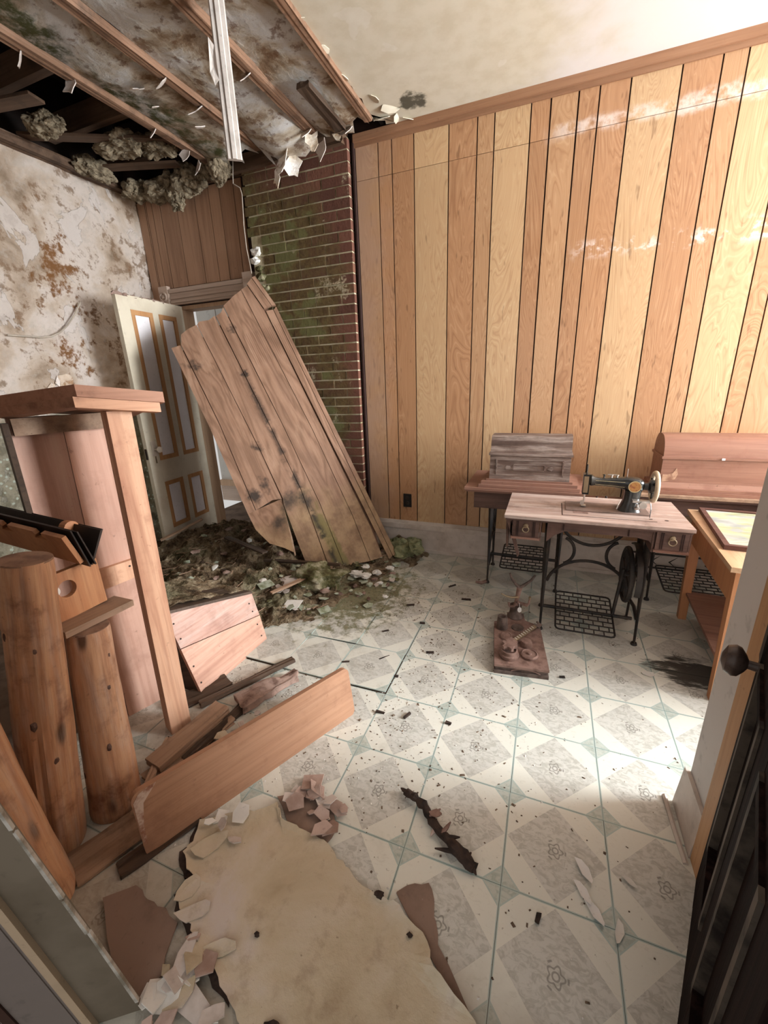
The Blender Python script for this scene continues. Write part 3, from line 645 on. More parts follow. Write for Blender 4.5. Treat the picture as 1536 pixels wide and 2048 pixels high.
# ---- left wall, built as a lumpy plaster surface
g = MB(); bm = g.bm
ny, nz = 84, 84; vv = {}
for a in range(ny+1):
    for b in range(nz+1):
        y = -0.6+a*(WY+0.6)/ny; z = b*3.0/nz
        d = 0.018*mn.fractal(Vector((0, y*1.6, z*1.6)), 1.0, 2.0, 5)
        q = mn.noise(Vector((3.1, y*2.3, z*2.3))); d += 0.006 if q > 0.08 else 0
        if z < 1.3: d += 0.05*max(0, 1.3-z)*(0.5+mn.fractal(Vector((9, y*9, z*9)), 1.0, 2.0, 3))
        vv[a, b] = bm.verts.new((LX+d, y, z))
for a in range(ny):
    for b in range(nz): bm.faces.new([vv[a, b], vv[a+1, b], vv[a+1, b+1], vv[a, b+1]])
bmesh.ops.solidify(bm, geom=bm.faces[:], thickness=0.05)
wl = tag(g.build('wall_left', 'leftwall', smooth=True), 'left plaster wall with peeling paper, rust stains and mould', 'wall', kind='structure')
rr = random.Random(11)
for (y, z, s_) in ((2.2, 1.50, 0.07), (2.1, 1.42, 0.06)):
    mtx = frame((LX+0.012, y, z), (0, 1, 0), (1, 0, 0))
    MB().shell(rpoly(9, s_, s_*0.7, rr), 0.002, 0.5, mtx @ Matrix.Rotation(rr.uniform(0, 6), 4, 'Z')).build('peeling_flake', 'leftwall', wl)
# torn picture-rail wire sagging on the wall
tag(MB().tube([(LX+0.03, 1.9+0.07*i, 1.80+0.9*((i-3)/9)**2 if i > 3 else 1.80) for i in range(0, 9)], 0.006, 6).build('dangling_cord', 'wire', None, True), 'thin pale cord sagging in a curve on the peeling left wall', 'cord')
# ---- right wall with the window that lights the room; front wall with the doorway of the camera
wy0, wy1, wz0, wz1 = 1.45, 2.95, 0.99, 2.70
wr = tag(MB().box((RX, 1.2, 0), (RX+0.12, wy0, CZ+0.3)).box((RX, wy1, 0), (RX+0.12, WY+0.1, CZ+0.3)).box((RX, wy0, 0), (RX+0.12, wy1, wz0)).box((RX, wy0, wz1), (RX+0.12, wy1, CZ+0.3)).build('wall_right', 'wall_white'), 'white right wall with a tall window, out of view', 'wall', kind='structure')
wn = tag(MB().box((RX-0.02, wy0-0.04, wz0-0.04), (RX+0.13, wy0, wz1+0.04)).box((RX-0.02, wy1, wz0-0.04), (RX+0.13, wy1+0.04, wz1+0.04)).box((RX-0.02, wy0, wz1), (RX+0.13, wy1, wz1+0.04)).box((RX-0.05, wy0, wz0-0.04), (RX+0.13, wy1, wz0)).build('window_1', 'base_white'), 'tall white window frame in the right wall', 'window', kind='structure')
wc = tag(MB().box((1.72, 1.98, 0), (2.14, WY-0.001, 0.82)).build('shade_block', 'wall_white'), 'added low block right of the sewing tables, out of view, shading the floor under them', 'wall', kind='structure')  # added unseen block, keeps window light off the floor under the sewing tables
MB().box((1.69, 1.95, 0.82), (2.17, WY-0.001, 0.85)).bevel(0.004).build('shade_block_cap', 'base_white', wc)
wf = tag(MB().box((LX-0.1, 0.16, 0), (-0.99, 0.27, CZ+0.3)).box((-0.99, 0.16, 2.25), (0.30, 0.27, CZ+0.3)).box((0.30, 0.16, 0), (0.62, 0.27, CZ+0.3)).box((0.62, 0.16, 0), (0.74, 1.13, CZ+0.3)).build('wall_front', 'wall_white'), 'front wall around the doorway the picture is taken from', 'wall', kind='structure')
ws = tag(MB().box((0.525, 1.135, 0), (RX+0.1, 1.31, CZ+0.3)).build('wall_stub', 'wall_white'), 'white wall end standing at the right edge beside the dark door', 'wall', kind='structure')
tag(MB().box((0.505, 1.075, 0), (0.575, 1.1345, 2.4)).bevel(0.003).build('trim_4', 'jamb_tan'), 'tan wooden corner post between white wall end and dark door', 'trim', kind='structure')
bs = tag(MB().hexa([(0.500, 1.135, 0.0), (0.5245, 1.135, 0.0), (0.5245, 1.325, 0.0), (0.500, 1.325, 0.0)], [(0.512, 1.135, 0.165), (0.5245, 1.135, 0.165), (0.5245, 1.325, 0.165), (0.512, 1.325, 0.165)]).bevel(0.002).build('baseboard_right', 'base_white'), 'short pinkish white baseboard piece on the white wall end', 'baseboard', kind='structure')
MB().tube([(0.488, 1.11, 0.006), (0.482, 1.22, 0.007), (0.478, 1.335, 0.008)], 0.008, 6).build('shoe_moulding', 'base_white', bs)
# ---- ceiling: white sound half, torn along its edge
edge = []; rr = random.Random(5)
y = -0.3
while y < WY:
    edge.append((-1.20+rr.uniform(-0.012, 0.012)-(0.02 if y < 2.3 else 0), y)); y += rr.uniform(0.03, 0.09)
edge = edge[:-1]+[(-1.20, 3.0), (-1.17, 3.04), (-1.21, 3.07), (-1.14, 3.10), (-1.15, 3.14), (-1.08, 3.15), (-1.09, WY)]
ce = tag(MB().prism(edge+[(RX, WY), (RX, -0.3)], CZ, CZ+0.02).build('ceiling', 'ceiling'), 'white plaster ceiling with tan water stain, its left half collapsed', 'ceiling', kind='structure')
MB().box((-1.2, -0.3, CZ+0.3), (RX, WY, CZ+0.34)).build('ceiling_deck', 'attic', ce)
rr = random.Random(8)
for (x, y, s_, ang) in ((-1.12, 2.86, 0.07, 0.6), (-1.07, 2.98, 0.08, 0.9), (-1.2, 2.4, 0.05, 0.5), (-1.20, 2.62, 0.05, 0.8), (-1.15, 3.06, 0.09, 1.0), (-1.06, 3.1, 0.07, 1.2), (-1.22, 2.2, 0.05, 0.4), (-1.0, 3.13, 0.05, 0.9)):
    MB().shell(rpoly(7, s_*0.7, s_*0.42, rr), 0.003, 0.8, Matrix.Translation((x, y, CZ-0.008)) @ Matrix.Rotation(rr.uniform(0, 6), 4, 'Z') @ Matrix.Rotation(ang*0.5, 4, 'X')).build('paint_flake', 'ceiling', ce)
# battens and old papered boards of the collapsed half
for x, w, yend in ((-1.225, 0.05, 3.02), (-1.62, 0.055, 3.02), (-2.06, 0.055, 3.0), (-2.50, 0.06, 3.06)):
    b = MB().box((x-w/2, 0.35, CZ-0.025), (x+w/2, yend, CZ+0.012)).subdiv(3); b.jitter(0.003, int(x*100)); b.build('ceiling_batten', 'oldwood', ce)
def old_panel(x0, x1, yend, droop, name='ceiling_panel', seed=0):
    b = MB(); n1, n2 = 10, 44; v = {}; rr = random.Random(seed); jag = [rr.uniform(-0.08, 0.06) for _ in range(n1+1)]
    for i in range(n1+1):
        for j in range(n2+1):
            t = j/n2; x = x0+(x1-x0)*i/n1; y = 0.35+(yend+jag[i]-0.35)*t
            s_ = max(0, (y-(yend-0.55))/0.55); k = math.sin(PI*i/n1)
            z = CZ+0.012-0.035*k*(0.4+0.6*math.sin(y*2.1+seed))*0.6-droop*s_*s_*(0.4+0.6*k)+0.012*mn.fractal(Vector((x*5, y*5, seed)), 1, 2, 4)
            v[i, j] = b.bm.verts.new((x, y, z))
    for i in range(n1):
        for j in range(n2): b.bm.faces.new([v[i, j], v[i+1, j], v[i+1, j+1], v[i, j+1]])
    bmesh.ops.solidify(b.bm, geom=b.bm.faces[:], thickness=0.008)
    return b.build(name, 'oldceil', ce, True)
old_panel(-1.60, -1.245, 3.05, 0.03, seed=1); old_panel(-2.035, -1.645, 3.06, 0.13, seed=2); old_panel(-2.475, -2.085, 2.98, 0.07, seed=3)
# a gouge in the last panel: a loose dark lath
tag(MB().box((-1.44, 2.52, CZ-0.055), (-1.365, 2.98, CZ-0.03)).subdiv(2).jitter(0.004, 3).build('loose_lath', 'board_d'), 'short dark lath hanging under the old ceiling beside the white ceiling edge', 'board')
# torn ceiling scraps
rr = random.Random(21)
for (x, y, z, s_, m_, rx) in ((-1.60, 2.96, 2.93, 0.085, 'oldceil', 1.2), (-1.55, 2.99, 2.90, 0.08, 'shard_p', 1.4), (-1.63, 2.93, 2.98, 0.06, 'oldceil', 0.9), (-1.85, 2.97, 2.86, 0.11, 'oldceil', 1.25), (-1.78, 3.0, 2.84, 0.08, 'oldceil', 1.3), (-1.92, 3.0, 2.80, 0.06, 'oldceil', 1.5), (-1.37, 3.0, 2.96, 0.06, 'shard_p', 0.8), (-1.45, 3.02, 2.95, 0.05, 'oldceil', 1.0), (-2.08, 2.45, 2.97, 0.06, 'shard_p', 0.7), (-2.07, 2.2, 2.97, 0.05, 'shard_p', 0.8), (-2.5, 2.5, 2.96, 0.05, 'shard_p', 1.0), (-2.49, 2.75, 2.95, 0.05, 'shard_p', 1.2), (-2.5, 2.0, 2.96, 0.06, 'shard_p', 1.1), (-1.64, 2.35, 2.975, 0.045, 'shard_p', 0.8), (-2.52, 2.9, 2.93, 0.06, 'shard_p', 1.2), (-2.53, 1.78, 2.96, 0.05, 'shard_p', 1.2), (-2.3, 2.35, 2.985, 0.04, 'shard_p', 0.5), (-2.2, 2.6, 2.975, 0.05, 'shard_p', 0.4), (-2.25, 2.2, 2.985, 0.045, 'shard_p', 0.5)):
    MB().shell(rpoly(9, s_*0.62, s_*0.8, rr, 0.5), 0.004, 2.0, Matrix.Translation((x, y, z)) @ Matrix.Rotation(rr.uniform(-0.6, 0.6), 4, 'Z') @ Matrix.Rotation(rx, 4, 'X')).build('torn_ceiling_scrap', m_, ce)
# attic above the hole
MB().box((LX-0.1, 0.2, 3.62), (-1.2, WY+0.3, 3.66)).box((LX-0.12, 0.2, 3.0), (LX-0.1, WY+0.3, 3.66)).box((LX-0.1, WY+0.13, 3.4), (-1.2, WY+0.17, 3.66)).box((-1.2, 0.2, CZ+0.02), (-1.18, WY+0.3, 3.66)).box((LX-0.1, -0.2, CZ+0.02), (-1.2, 0.2, 3.66)).build('attic_boarding', 'attic', ce)
for y, z, w in ((1.55, 3.10, 0.05), (2.05, 3.12, 0.05), (2.52, 3.13, 0.05), (2.95, 3.12, 0.05)):
    MB().box((LX, y, z), (-1.25, y+w, z+0.14)).build('attic_joist', 'joist', ce)
MB().box((LX, 1.0, 2.985), (LX+0.07, WY, 3.05)).subdiv(2).jitter(0.006, 2).build('wall_plate', 'joist', ce)
MB().box((LX+0.05, WY-0.10, 2.955), (-1.45, WY-0.005, 3.05)).subdiv(2).jitter(0.008, 4).build('wall_plate', 'joist', ce)
rr = random.Random(31)
for (a, b_, w) in (((-3.45, 2.3, 3.06), (-2.6, 2.75, 3.05), 0.04), ((-3.4, 2.0, 3.05), (-2.9, 2.08, 3.04), 0.05), ((-3.45, 2.75, 3.04), (-2.75, 2.95, 3.02), 0.04)):
    d = Vector(b_)-Vector(a); tag(MB().box((0, -w, -0.008), (d.length, w, 0.008)).build('broken_lath', 'joist', None, False, frame(a, d, (0, 0, 1))), ['broken lath lying across the ceiling hole, nearest the door wall', 'broken lath in the ceiling hole above the left wall', 'long broken lath slanting across the middle of the ceiling hole'][[0.04, 0.05].index(w) if w == 0.05 else (0 if a[1] > 2.5 else 2)], 'lath')
# insulation
ins = [((-3.05, 3.08, 2.95), (0.20, 0.09, 0.09), 'widest insulation clump hanging over the brown planks above the door'), ((-2.80, 3.08, 2.96), (0.16, 0.09, 0.10), 'thick insulation clump right of the widest one above the door'), ((-3.31, 3.05, 2.97), (0.13, 0.09, 0.07), 'insulation clump in the corner above the left wall end'), ((-2.92, 3.06, 2.86), (0.07, 0.05, 0.08), 'lowest hanging tuft of insulation over the brown planks'), ((-2.54, 3.08, 2.98), (0.13, 0.08, 0.05), 'flat insulation roll under the hanging strip tip'), ((-2.98, 2.66, 3.06), (0.20, 0.10, 0.06), 'large insulation clump in the middle of the ceiling hole'), ((-2.74, 2.78, 3.06), (0.13, 0.09, 0.06), 'insulation tuft at the batten edge of the ceiling hole'), ((-2.42, 3.0, 2.96), (0.08, 0.07, 0.10), 'dark insulation wad at the far end of the outer batten'), ((-3.2, 2.30, 3.07), (0.15, 0.08, 0.05), 'loose insulation on the near lath of the ceiling hole'), ((-3.38, 2.75, 3.02), (0.08, 0.14, 0.06), 'insulation strip lying on top of the left wall')]
for k, (c, s_, lab) in enumerate(ins):
    b = MB().blob(c, s_, 5, 0.32, 2.2, k); b.disp(0.026, 10, k); b.disp(0.007, 50, k+3)
    tag(b.build('insulation_clump', 'insul'), lab, 'insulation', 'insulation clumps in the ceiling hole')
# ---- hanging white strip and cable
hs = thing('hanging_strip', 'white painted strip hanging down from the collapsed ceiling', 'trim strip', (-1.44, 1.90, 2.41), mtx=frame((-1.437, 1.90, 2.405), (0.80, 0.60, 0), (-0.01, 0.0, 1)))
MB().prism([(-0.033, 0.0), (-0.028, -0.006), (-0.012, -0.006), (-0.008, -0.012), (0.008, -0.012), (0.012, -0.006), (0.028, -0.006), (0.033, 0.0), (0.033, 0.012), (-0.033, 0.012)], 0, 0.62).build('strip', 'white_strip', hs)
MB().shell([(-0.015, 0), (0.004, 0.03), (0.0, 0.14), (-0.02, 0.16), (-0.03, 0.05)], 0.002, 3.0, frame((-0.03, -0.008, 0.25), (1, 0, 0), (0, -1, 0))).build('curled_paint', 'white_strip', hs)
tag(MB().tube([(-2.35, 3.08, 3.02), (-2.37, 3.085, 2.93), (-2.38, 3.09, 2.88), (-2.325, 3.095, 2.845), (-2.315, 3.095, 2.80), (-2.335, 3.10, 2.6), (-2.335, 3.10, 2.45), (-2.32, 3.10, 2.33), (-2.315, 3.1, 2.27)], 0.004, 6).build('hanging_cable', 'wire', None, True), 'thin pale cable hanging between brown panelling and brick chimney', 'cable')

# ================================================================== CHIMNEY
ch = thing('brick_chimney', 'mossy red brick chimney breast in the corner of the panelled wall', 'chimney', (-1.87, WY-0.03, 0))
MB().box((-2.30, WY-0.0605, 0), (-1.4335, WY-0.001, 3.0)).build('mortar', 'mortar', ch, world=True)
rr = random.Random(17); bw, bh, mj = 0.213, 0.0575, 0.0105
cache = {}
z = 0.42; row = 0
while z < 2.96:
    left = -2.325 if z > 2.47 else (-2.20 if z > 2.0 else -2.24)
    x = -1.43; first = True
    while x > left+0.03:
        w = bw if not (first and row % 2) else bw/2-mj/2
        if not first and rr.random() < 0.06: w = bw/2
        w = min(w, x-left); key = round(w, 3)
        if key not in cache:
            b = MB().box((-w/2, -0.032, -bh/2), (w/2, 0.03, bh/2)).bevel(0.0025); cache[key] = b.build('brick', 'brick', ch)
            o = cache[key]
        else: o = mk('brick', cache[key].data, ch)
        o.location = (x-w/2+1.87, -0.005+rr.uniform(-0.0025, 0.0025), z+bh/2+rr.uniform(-0.001, 0.001))
        o.rotation_euler = (0, rr.uniform(-0.006, 0.006), rr.uniform(-0.008, 0.008))
        x -= w+mj; first = False
    z += bh+mj; row += 1
# rubble in the broken left side of the chimney
rr = random.Random(4)
for k, (x, z, s_) in enumerate(((-2.26, 2.42, 0.05), (-2.28, 2.36, 0.045), (-2.25, 2.30, 0.04), (-2.24, 2.24, 0.05), (-2.21, 2.16, 0.05))):
    MB().blob((x, WY-0.06, z), (s_, 0.03, s_*0.6), 2, 0.5, 1.6, k).build('mortar_rubble', 'plaster_w' if k < 2 else 'moss', ch, world=True)

# ================================================================== OPEN CREAM DOOR
A = Vector((-3.085, 2.464, 0)); B = Vector((-3.16, 3.187, 0)); dw = 0.70
dm = frame(A+Vector((0, 0, 0.012)), B-A, (0, 0, 1))           # x along the leaf, y towards the left wall
dr = thing('door_1', 'open cream panelled door with tan mouldings and white panels', 'door', kind='structure', mtx=dm)
T = 0.035
def dbox(name, x0, x1, z0, z1, mat, y0=0.0, y1=T, par=None, bev=0.0): 
    b = MB().box((x0, y0, z0), (x1, y1, z1))
    if bev: b.bevel(bev)
    return b.build(name, mat, par or dr)
xs = (0.0, 0.115, 0.335, 0.40, 0.605, dw); top = 2.10
dbox('stile', xs[0], xs[1], 0, top-0.012, 'door_cream'); dbox('stile', xs[4], xs[5], 0, top, 'door_cream'); dbox('mullion', xs[2], xs[3], 0.2, 2.0, 'door_cream')
for z0, z1 in ((0, 0.20), (0.625, 0.815), (2.0, top)): 
    dbox('rail', xs[1], xs[4], z0, z1, 'door_cream', 0.0005, T-0.0005)
for (x0, x1) in ((xs[1], xs[2]), (xs[3], xs[4])):
    for (z0, z1) in ((0.2, 0.625), (0.815, 2.0)):
        p = dbox('panel', x0+0.03, x1-0.03, z0+0.03, z1-0.03, 'door_white', 0.010, 0.026)
        for (a, b_, c, d) in ((x0, x1, z0, z0+0.036), (x0, x1, z1-0.036, z1), (x0, x0+0.036, z0+0.036, z1-0.036), (x1-0.036, x1, z0+0.036, z1-0.036)):
            dbox('panel_moulding', a, b_, c, d, 'door_tan', -0.002, 0.02, p, 0.005)
# worn, rotten top edge
rr = random.Random(2)
for k in range(7): MB().blob((0.03+k*0.075, 0.017, top-0.004), (0.045, 0.016, 0.012+0.006*rr.random()), 2, 0.6, 3, k).build('rotten_edge', 'rot', dr)
pl = MB().box((0.045, -0.004, 0.86), (0.095, 0, 0.985)).bevel(0.002).build('lock_plate', 'plate', dr)
MB().lathe([(0.010, -0.004), (0.009, -0.035), (0.022, -0.040), (0.027, -0.052), (0.022, -0.064), (0.008, -0.068)], (0.075, 0, 0.915), 'Y', 18).build('door_knob', 'porcelain', dr, True)
MB().box((0.066, -0.003, 0.80), (0.078, 0, 0.86)).build('key_cover', 'brass', dr)
MB().box((-0.004, 0.008, 0.84), (0.0005, 0.027, 0.93)).build('latch', 'metal_dark', dr)

# ================================================================== FALLEN PANEL
o0 = Vector((-1.068, 2.912, 0.06)); uu = Vector((-0.471, 0.085, 0.878)); vv_ = Vector((-0.658, -0.696, -0.286)); nn = uu.cross(vv_)
fm = frame(o0, uu, nn); # local x along the boards, y across to the left
fp = thing('fallen_panel', 'sheet of grooved brown wall panelling leaning diagonally on the brick chimney', 'panel', mtx=fm)
sgn = 1 if (fm.to_3x3() @ Vector((0, 1, 0))).dot(vv_) > 0 else -1
def plank(pts, z0=-0.006, z1=0.004):
    b = MB().prism([(p[0], p[1]*sgn) for p in pts], z0, z1); return b.bevel(0.0015).build('panel_board', 'fallen', fp)
e = 0.0022
plank([(0.0, e), (0.012, 0.040-e), (2.2, 0.035-e), (2.22, e)], z1=0.008)
plank([(0.012, 0.040+e), (0.0, 0.080-e), (0.37, 0.083-e), (2.21, 0.098-e), (2.205, 0.035+e)], z1=0.008)
plank([(2.235, 0.035), (2.23, 0.10), (2.455, 0.138), (2.49, 0.085)], z1=0.012)
plank([(2.23, 0.03-0.03), (2.235, 0.032), (2.495, 0.08), (2.50, 0.05)], z1=0.012)
plank([(0.04, 0.118), (0.06, 0.222), (0.45, 0.19), (1.2, 0.178-e), (2.43, 0.200-e), (2.445, 0.14), (2.21, 0.100+e), (0.37, 0.100), (0.3, 0.10)])
plank([(0.06, 0.226), (0.12, 0.428), (0.65, 0.385-e), (1.3, 0.375-e), (2.345, 0.383-e), (2.40, 0.27), (2.425, 0.20+e), (1.2, 0.178+e), (0.45, 0.194)])
plank([(0.12, 0.432), (0.165, 0.538), (0.8, 0.470-e), (1.4, 0.467-e), (2.285, 0.470-e), (2.30, 0.42), (2.335, 0.386+e), (1.3, 0.375+e), (0.65, 0.385+e)])
plank([(0.165, 0.544), (0.187, 0.690), (0.45, 0.668), (0.75, 0.639), (0.8, 0.626-e), (1.2, 0.617-e), (2.262, 0.626-e), (2.28, 0.60), (2.27, 0.53), (2.29, 0.474+e), (1.4, 0.467+e), (0.8, 0.470+e)])
plank([(0.80, 0.84), (0.82, 0.70), (0.80, 0.630+e), (1.2, 0.617+e), (2.262, 0.626+e), (2.25, 0.70), (2.225, 0.762), (2.15, 0.797-e), (1.5, 0.800-e)])
plank([(0.80, 0.905), (0.80, 0.845), (1.5, 0.800+e), (2.15, 0.800+e), (2.15, 0.868), (1.5, 0.874)])
# broken lower left corner, bent back
bmx = fm @ Matrix.Translation((0.80, 0.76*sgn, -0.004)) @ Matrix.Rotation(math.radians(14), 4, 'Y')
b = MB().prism([(p[0]-0.80, (p[1]-0.76)*sgn) for p in ((0.80, 0.905), (0.66, 0.905), (0.52, 0.86), (0.44, 0.78), (0.38, 0.735), (0.62, 0.672), (0.80, 0.635))], -0.006, 0.004)
b.bm.transform(fm.inverted() @ bmx); b.build('broken_corner', 'fallen', fp)
MB().prism([(p[0], p[1]*sgn) for p in ((0.78, 0.64), (0.36, 0.735), (0.37, 0.722), (0.5, 0.69))], 0.002, 0.012).build('splinter', 'board', fp)
MB().prism([(p[0], p[1]*sgn) for p in ((0.10, 0.11), (0.2, 0.52), (0.24, 0.66), (0.82, 0.64), (0.84, 0.84), (2.1, 0.84), (2.2, 0.5), (2.3, 0.3), (2.38, 0.13), (2.18, 0.05), (0.4, 0.05))], -0.010, -0.0062).build('backing_sheet', 'fallen_back', fp)
# battens on the back so the boards read as one sheet
for x in (0.5, 1.3, 2.0): MB().box((x, min(0.02*sgn, 0.60*sgn), -0.03), (x+0.05, max(0.02*sgn, 0.60*sgn), -0.0102)).build('back_batten', 'fallen_back', fp)

# ================================================================== TALL CABINET CARCASS (local: x along e1, y = back, z up)
cm = frame((-1.395, 0.95, 0.0), (0.36, 0.933, 0), (0, 0, 1))     # local y points away from the light (to the back boards)
cb = thing('cabinet_carcass', 'tall open cabinet carcass of pinkish boards with thick moulded top', 'cabinet', mtx=cm)
MB().hexa([(0.0, 0.0, 0.0), (0.082, 0.0, 0.0), (0.082, 0.07, 0.0), (0.0, 0.07, 0.0)], [(0.034, 0.0, 1.352), (0.110, 0.0, 1.352), (0.110, 0.07, 1.352), (0.034, 0.07, 1.352)]).bevel(0.002).build('front_post', 'post', cb)
MB().prism([(-0.088, 0.0), (0.09, 0.0), (0.09, 1.335), (-0.046, 1.335)], 0.262, 0.28, None, 1).build('back_board', 'pink_board', cb)
b = MB()   # cupped left back board
secs = []
for z in (0.0, 0.7, 1.34):
    x0, x1 = -0.222+0.018*z, -0.091+0.032*z; pts = []
    for i in range(9): t = i/8; pts.append((x0+(x1-x0)*t, 0.262+0.022*math.sin(PI*t), z))
    for i in range(8, -1, -1): t = i/8; pts.append((x0+(x1-x0)*t, 0.28+0.022*math.sin(PI*t), z))
    secs.append(pts)
b.loft(secs).build('back_board', 'pink_board', cb)
MB().hexa([(-0.240, 0.225, 0), (-0.222, 0.225, 0), (-0.222, 0.285, 0), (-0.240, 0.285, 0)], [(-0.215, 0.225, 1.325), (-0.198, 0.225, 1.325), (-0.198, 0.285, 1.325), (-0.215, 0.285, 1.325)]).build('left_edge_board', 'board_d', cb)
MB().prism([(-0.09, 0.640), (0.09, 0.655), (0.09, 0.735), (-0.08, 0.728)], 0.240, 0.261, None, 1).bevel(0.002).build('cross_rail', 'post', cb)
MB().box((-0.19, 0.225, 1.282), (0.09, 0.255, 1.34)).bevel(0.003).build('top_rail', 'board', cb)
def slab(name, poly, z0, z1, mat, tilt=-0.13):
    b = MB().prism(poly, z0, z1)
    for v in b.bm.verts: v.co.z += tilt*(v.co.x-0.05)-0.18*max(0, v.co.y+0.03)
    return b.bevel(0.003).build(name, mat, cb)
slab('top_slab', [(-0.048, -0.055), (0.205, -0.055), (0.205, 0.31), (-0.25, 0.31), (-0.215, 0.245)], 1.392, 1.428, 'slab')
slab('top_moulding', [(-0.058, -0.048), (0.190, -0.048), (0.190, -0.002), (-0.04, -0.002)], 1.358, 1.391, 'slab_l')
slab('top_moulding', [(-0.058, -0.046), (-0.025, -0.002), (-0.19, 0.27), (-0.22, 0.245)], 1.360, 1.391, 'slab')
MB().box((-0.22, 0.282, 0.12), (0.09, 0.30, 0.2)).build('back_cleat', 'board', cb)
for x, z in ((-0.07, 0.705), (0.05, 0.71), (0.12, 0.67)): MB().lathe([(0.004, 0.240), (0.004, 0.238)], (x, 0, z), 'Y', 8).build('nail_head', 'metal_dark', cb)

# ================================================================== LOGS
def log(base, topc, r0, r1, label, seed, split=False):
    base, topc = Vector(base), Vector(topc); d = topc-base; mt = frame(base, Vector((d.z, 0, -d.x)) if abs(d.z) > 0 else (1, 0, 0), d)
    t = thing('log', label, 'log', mtx=mt, group='peeled log posts beside the doorway'); L = d.length
    b = MB(); seg, n = 32, 30; rings = []
    for j in range(n+1):
        z = L*j/n; ring = []
        for k in range(seg):
            a = 2*PI*k/seg; r = (r0+(r1-r0)*j/n)*(1+0.06*mn.fractal(Vector((math.cos(a)*1.2, math.sin(a)*1.2, z*3+seed*5)), 1, 2, 3))
            if split:
                da = abs((a-split+PI) % (2*PI)-PI); r -= 0.012*max(0, 1-da/0.16)*(0.3+0.7*(1-j/n))
            if j in (0, n): r *= 0.965
            ring.append(b.bm.verts.new((r*math.cos(a), r*math.sin(a), z)))
        rings.append(ring)
    for P_, Q in zip(rings, rings[1:]):
        for k in range(seg): b.bm.faces.new([P_[k], P_[(k+1) % seg], Q[(k+1) % seg], Q[k]])
    b.bm.faces.new(rings[0][::-1])
    b.build('trunk', 'log', t, True)
    MB().lathe([(r1*0.962, L-0.004), (r1*0.95, L+0.001), (r1*0.5, L+0.003), (0.002, L+0.003)], (0, 0, 0), 'Z', 32).build('sawn_end', 'log_end', t)
    rr = random.Random(seed)
    for k in range(4):
        a = rr.uniform(-2.0, 0.3); z = rr.uniform(0.2, 0.9)*L; r = r0+(r1-r0)*z/L
        MB().blob(((r-0.007)*math.cos(a), (r-0.007)*math.sin(a), z), (0.0085, 0.0085, 0.018), 2, 0.3, 2, k).build('knot', 'dark_wood', t)
    return t
log((-1.391, 0.489, 0), (-1.300, 0.601, 0.99), 0.077, 0.064, 'tallest peeled log post, rounded top, standing left of the shorter log', 1, -0.75)
log((-1.340, 0.655, 0), (-1.325, 0.715, 0.700), 0.080, 0.062, 'shorter reddish peeled log standing between tall log and cabinet', 2)
log((-1.262, 0.372, 0), (-1.330, 0.362, 0.72), 0.080, 0.07, 'cut-off pinkish log at left edge, half hidden by the grey jamb', 3, -0.6)

# ================================================================== TROUGH STAND (notched board, dark V irons, board with hole, ledge)
st = thing('trough_stand', 'orange board with round hole carrying a notched V-shaped trough, resting on logs', 'wooden stand', (-1.38, 0.74, 0.70))
L0 = Vector((-1.38, 0.74, 0.70))
def hole_board():
    b = MB(); bm = b.bm; Y0, Y1, Z0, Z1, cy, cz, r = -0.20, 0.088, 0.026, 0.185, -0.020, 0.125, 0.028; n = 24
    for xs_ in (0,):
        F_, K = [], []
        for i in range(n):
            a = 2*PI*i/n+PI/4; ca, sa = math.cos(a), math.sin(a)
            t = min(((Y1-cy) if ca > 0 else (cy-Y0))/max(abs(ca), 1e-6), ((Z1-cz) if sa > 0 else (cz-Z0))/max(abs(sa), 1e-6))
            F_.append((cy+r*ca, cz+r*sa)); K.append((cy+ca*t, cz+sa*t))
        K2 = [min(((c, (abs(k[0]-c[0])+abs(k[1]-c[1]))) for c in ((Y0, Z0), (Y1, Z0), (Y1, Z1), (Y0, Z1))), key=lambda q: q[1]) for k in K]
        best = {}
        for i, (c, d) in enumerate(K2):
            if c not in best or d < best[c][1]: best[c] = (i, d)
        for c, (i, d) in best.items(): K[i] = c
        for x in (0.0, -0.02):
            pass
        A_ = [[bm.verts.new((x, p[0], p[1])) for p in F_] for x in (0.0, -0.02)]; B_ = [[bm.verts.new((x, p[0], p[1])) for p in K] for x in (0.0, -0.02)]
        for i in range(n):
            j = (i+1) % n
            bm.faces.new([A_[0][i], B_[0][i], B_[0][j], A_[0][j]]); bm.faces.new([A_[1][j], B_[1][j], B_[1][i], A_[1][i]])
            bm.faces.new([A_[0][j], A_[1][j], A_[1][i], A_[0][i]]); bm.faces.new([B_[0][i], B_[1][i], B_[1][j], B_[0][j]])
    return b
hole_board().build('holed_board', 'orange_wood', st)
MB().lathe([(0.003, -0.05), (0.018, -0.05), (0.02, 0.0), (0.017, 0.012), (0.003, 0.014)], (-0.035, -0.045, 0.120), 'X', 14).build('white_plug', 'plaster_w', st, True)
MB().box((-0.02, -0.10, 0.004), (0.075, 0.125, 0.025)).bevel(0.002).build('ledge', 'board', st, mtx=Matrix.Rotation(-0.05, 4, 'X'))
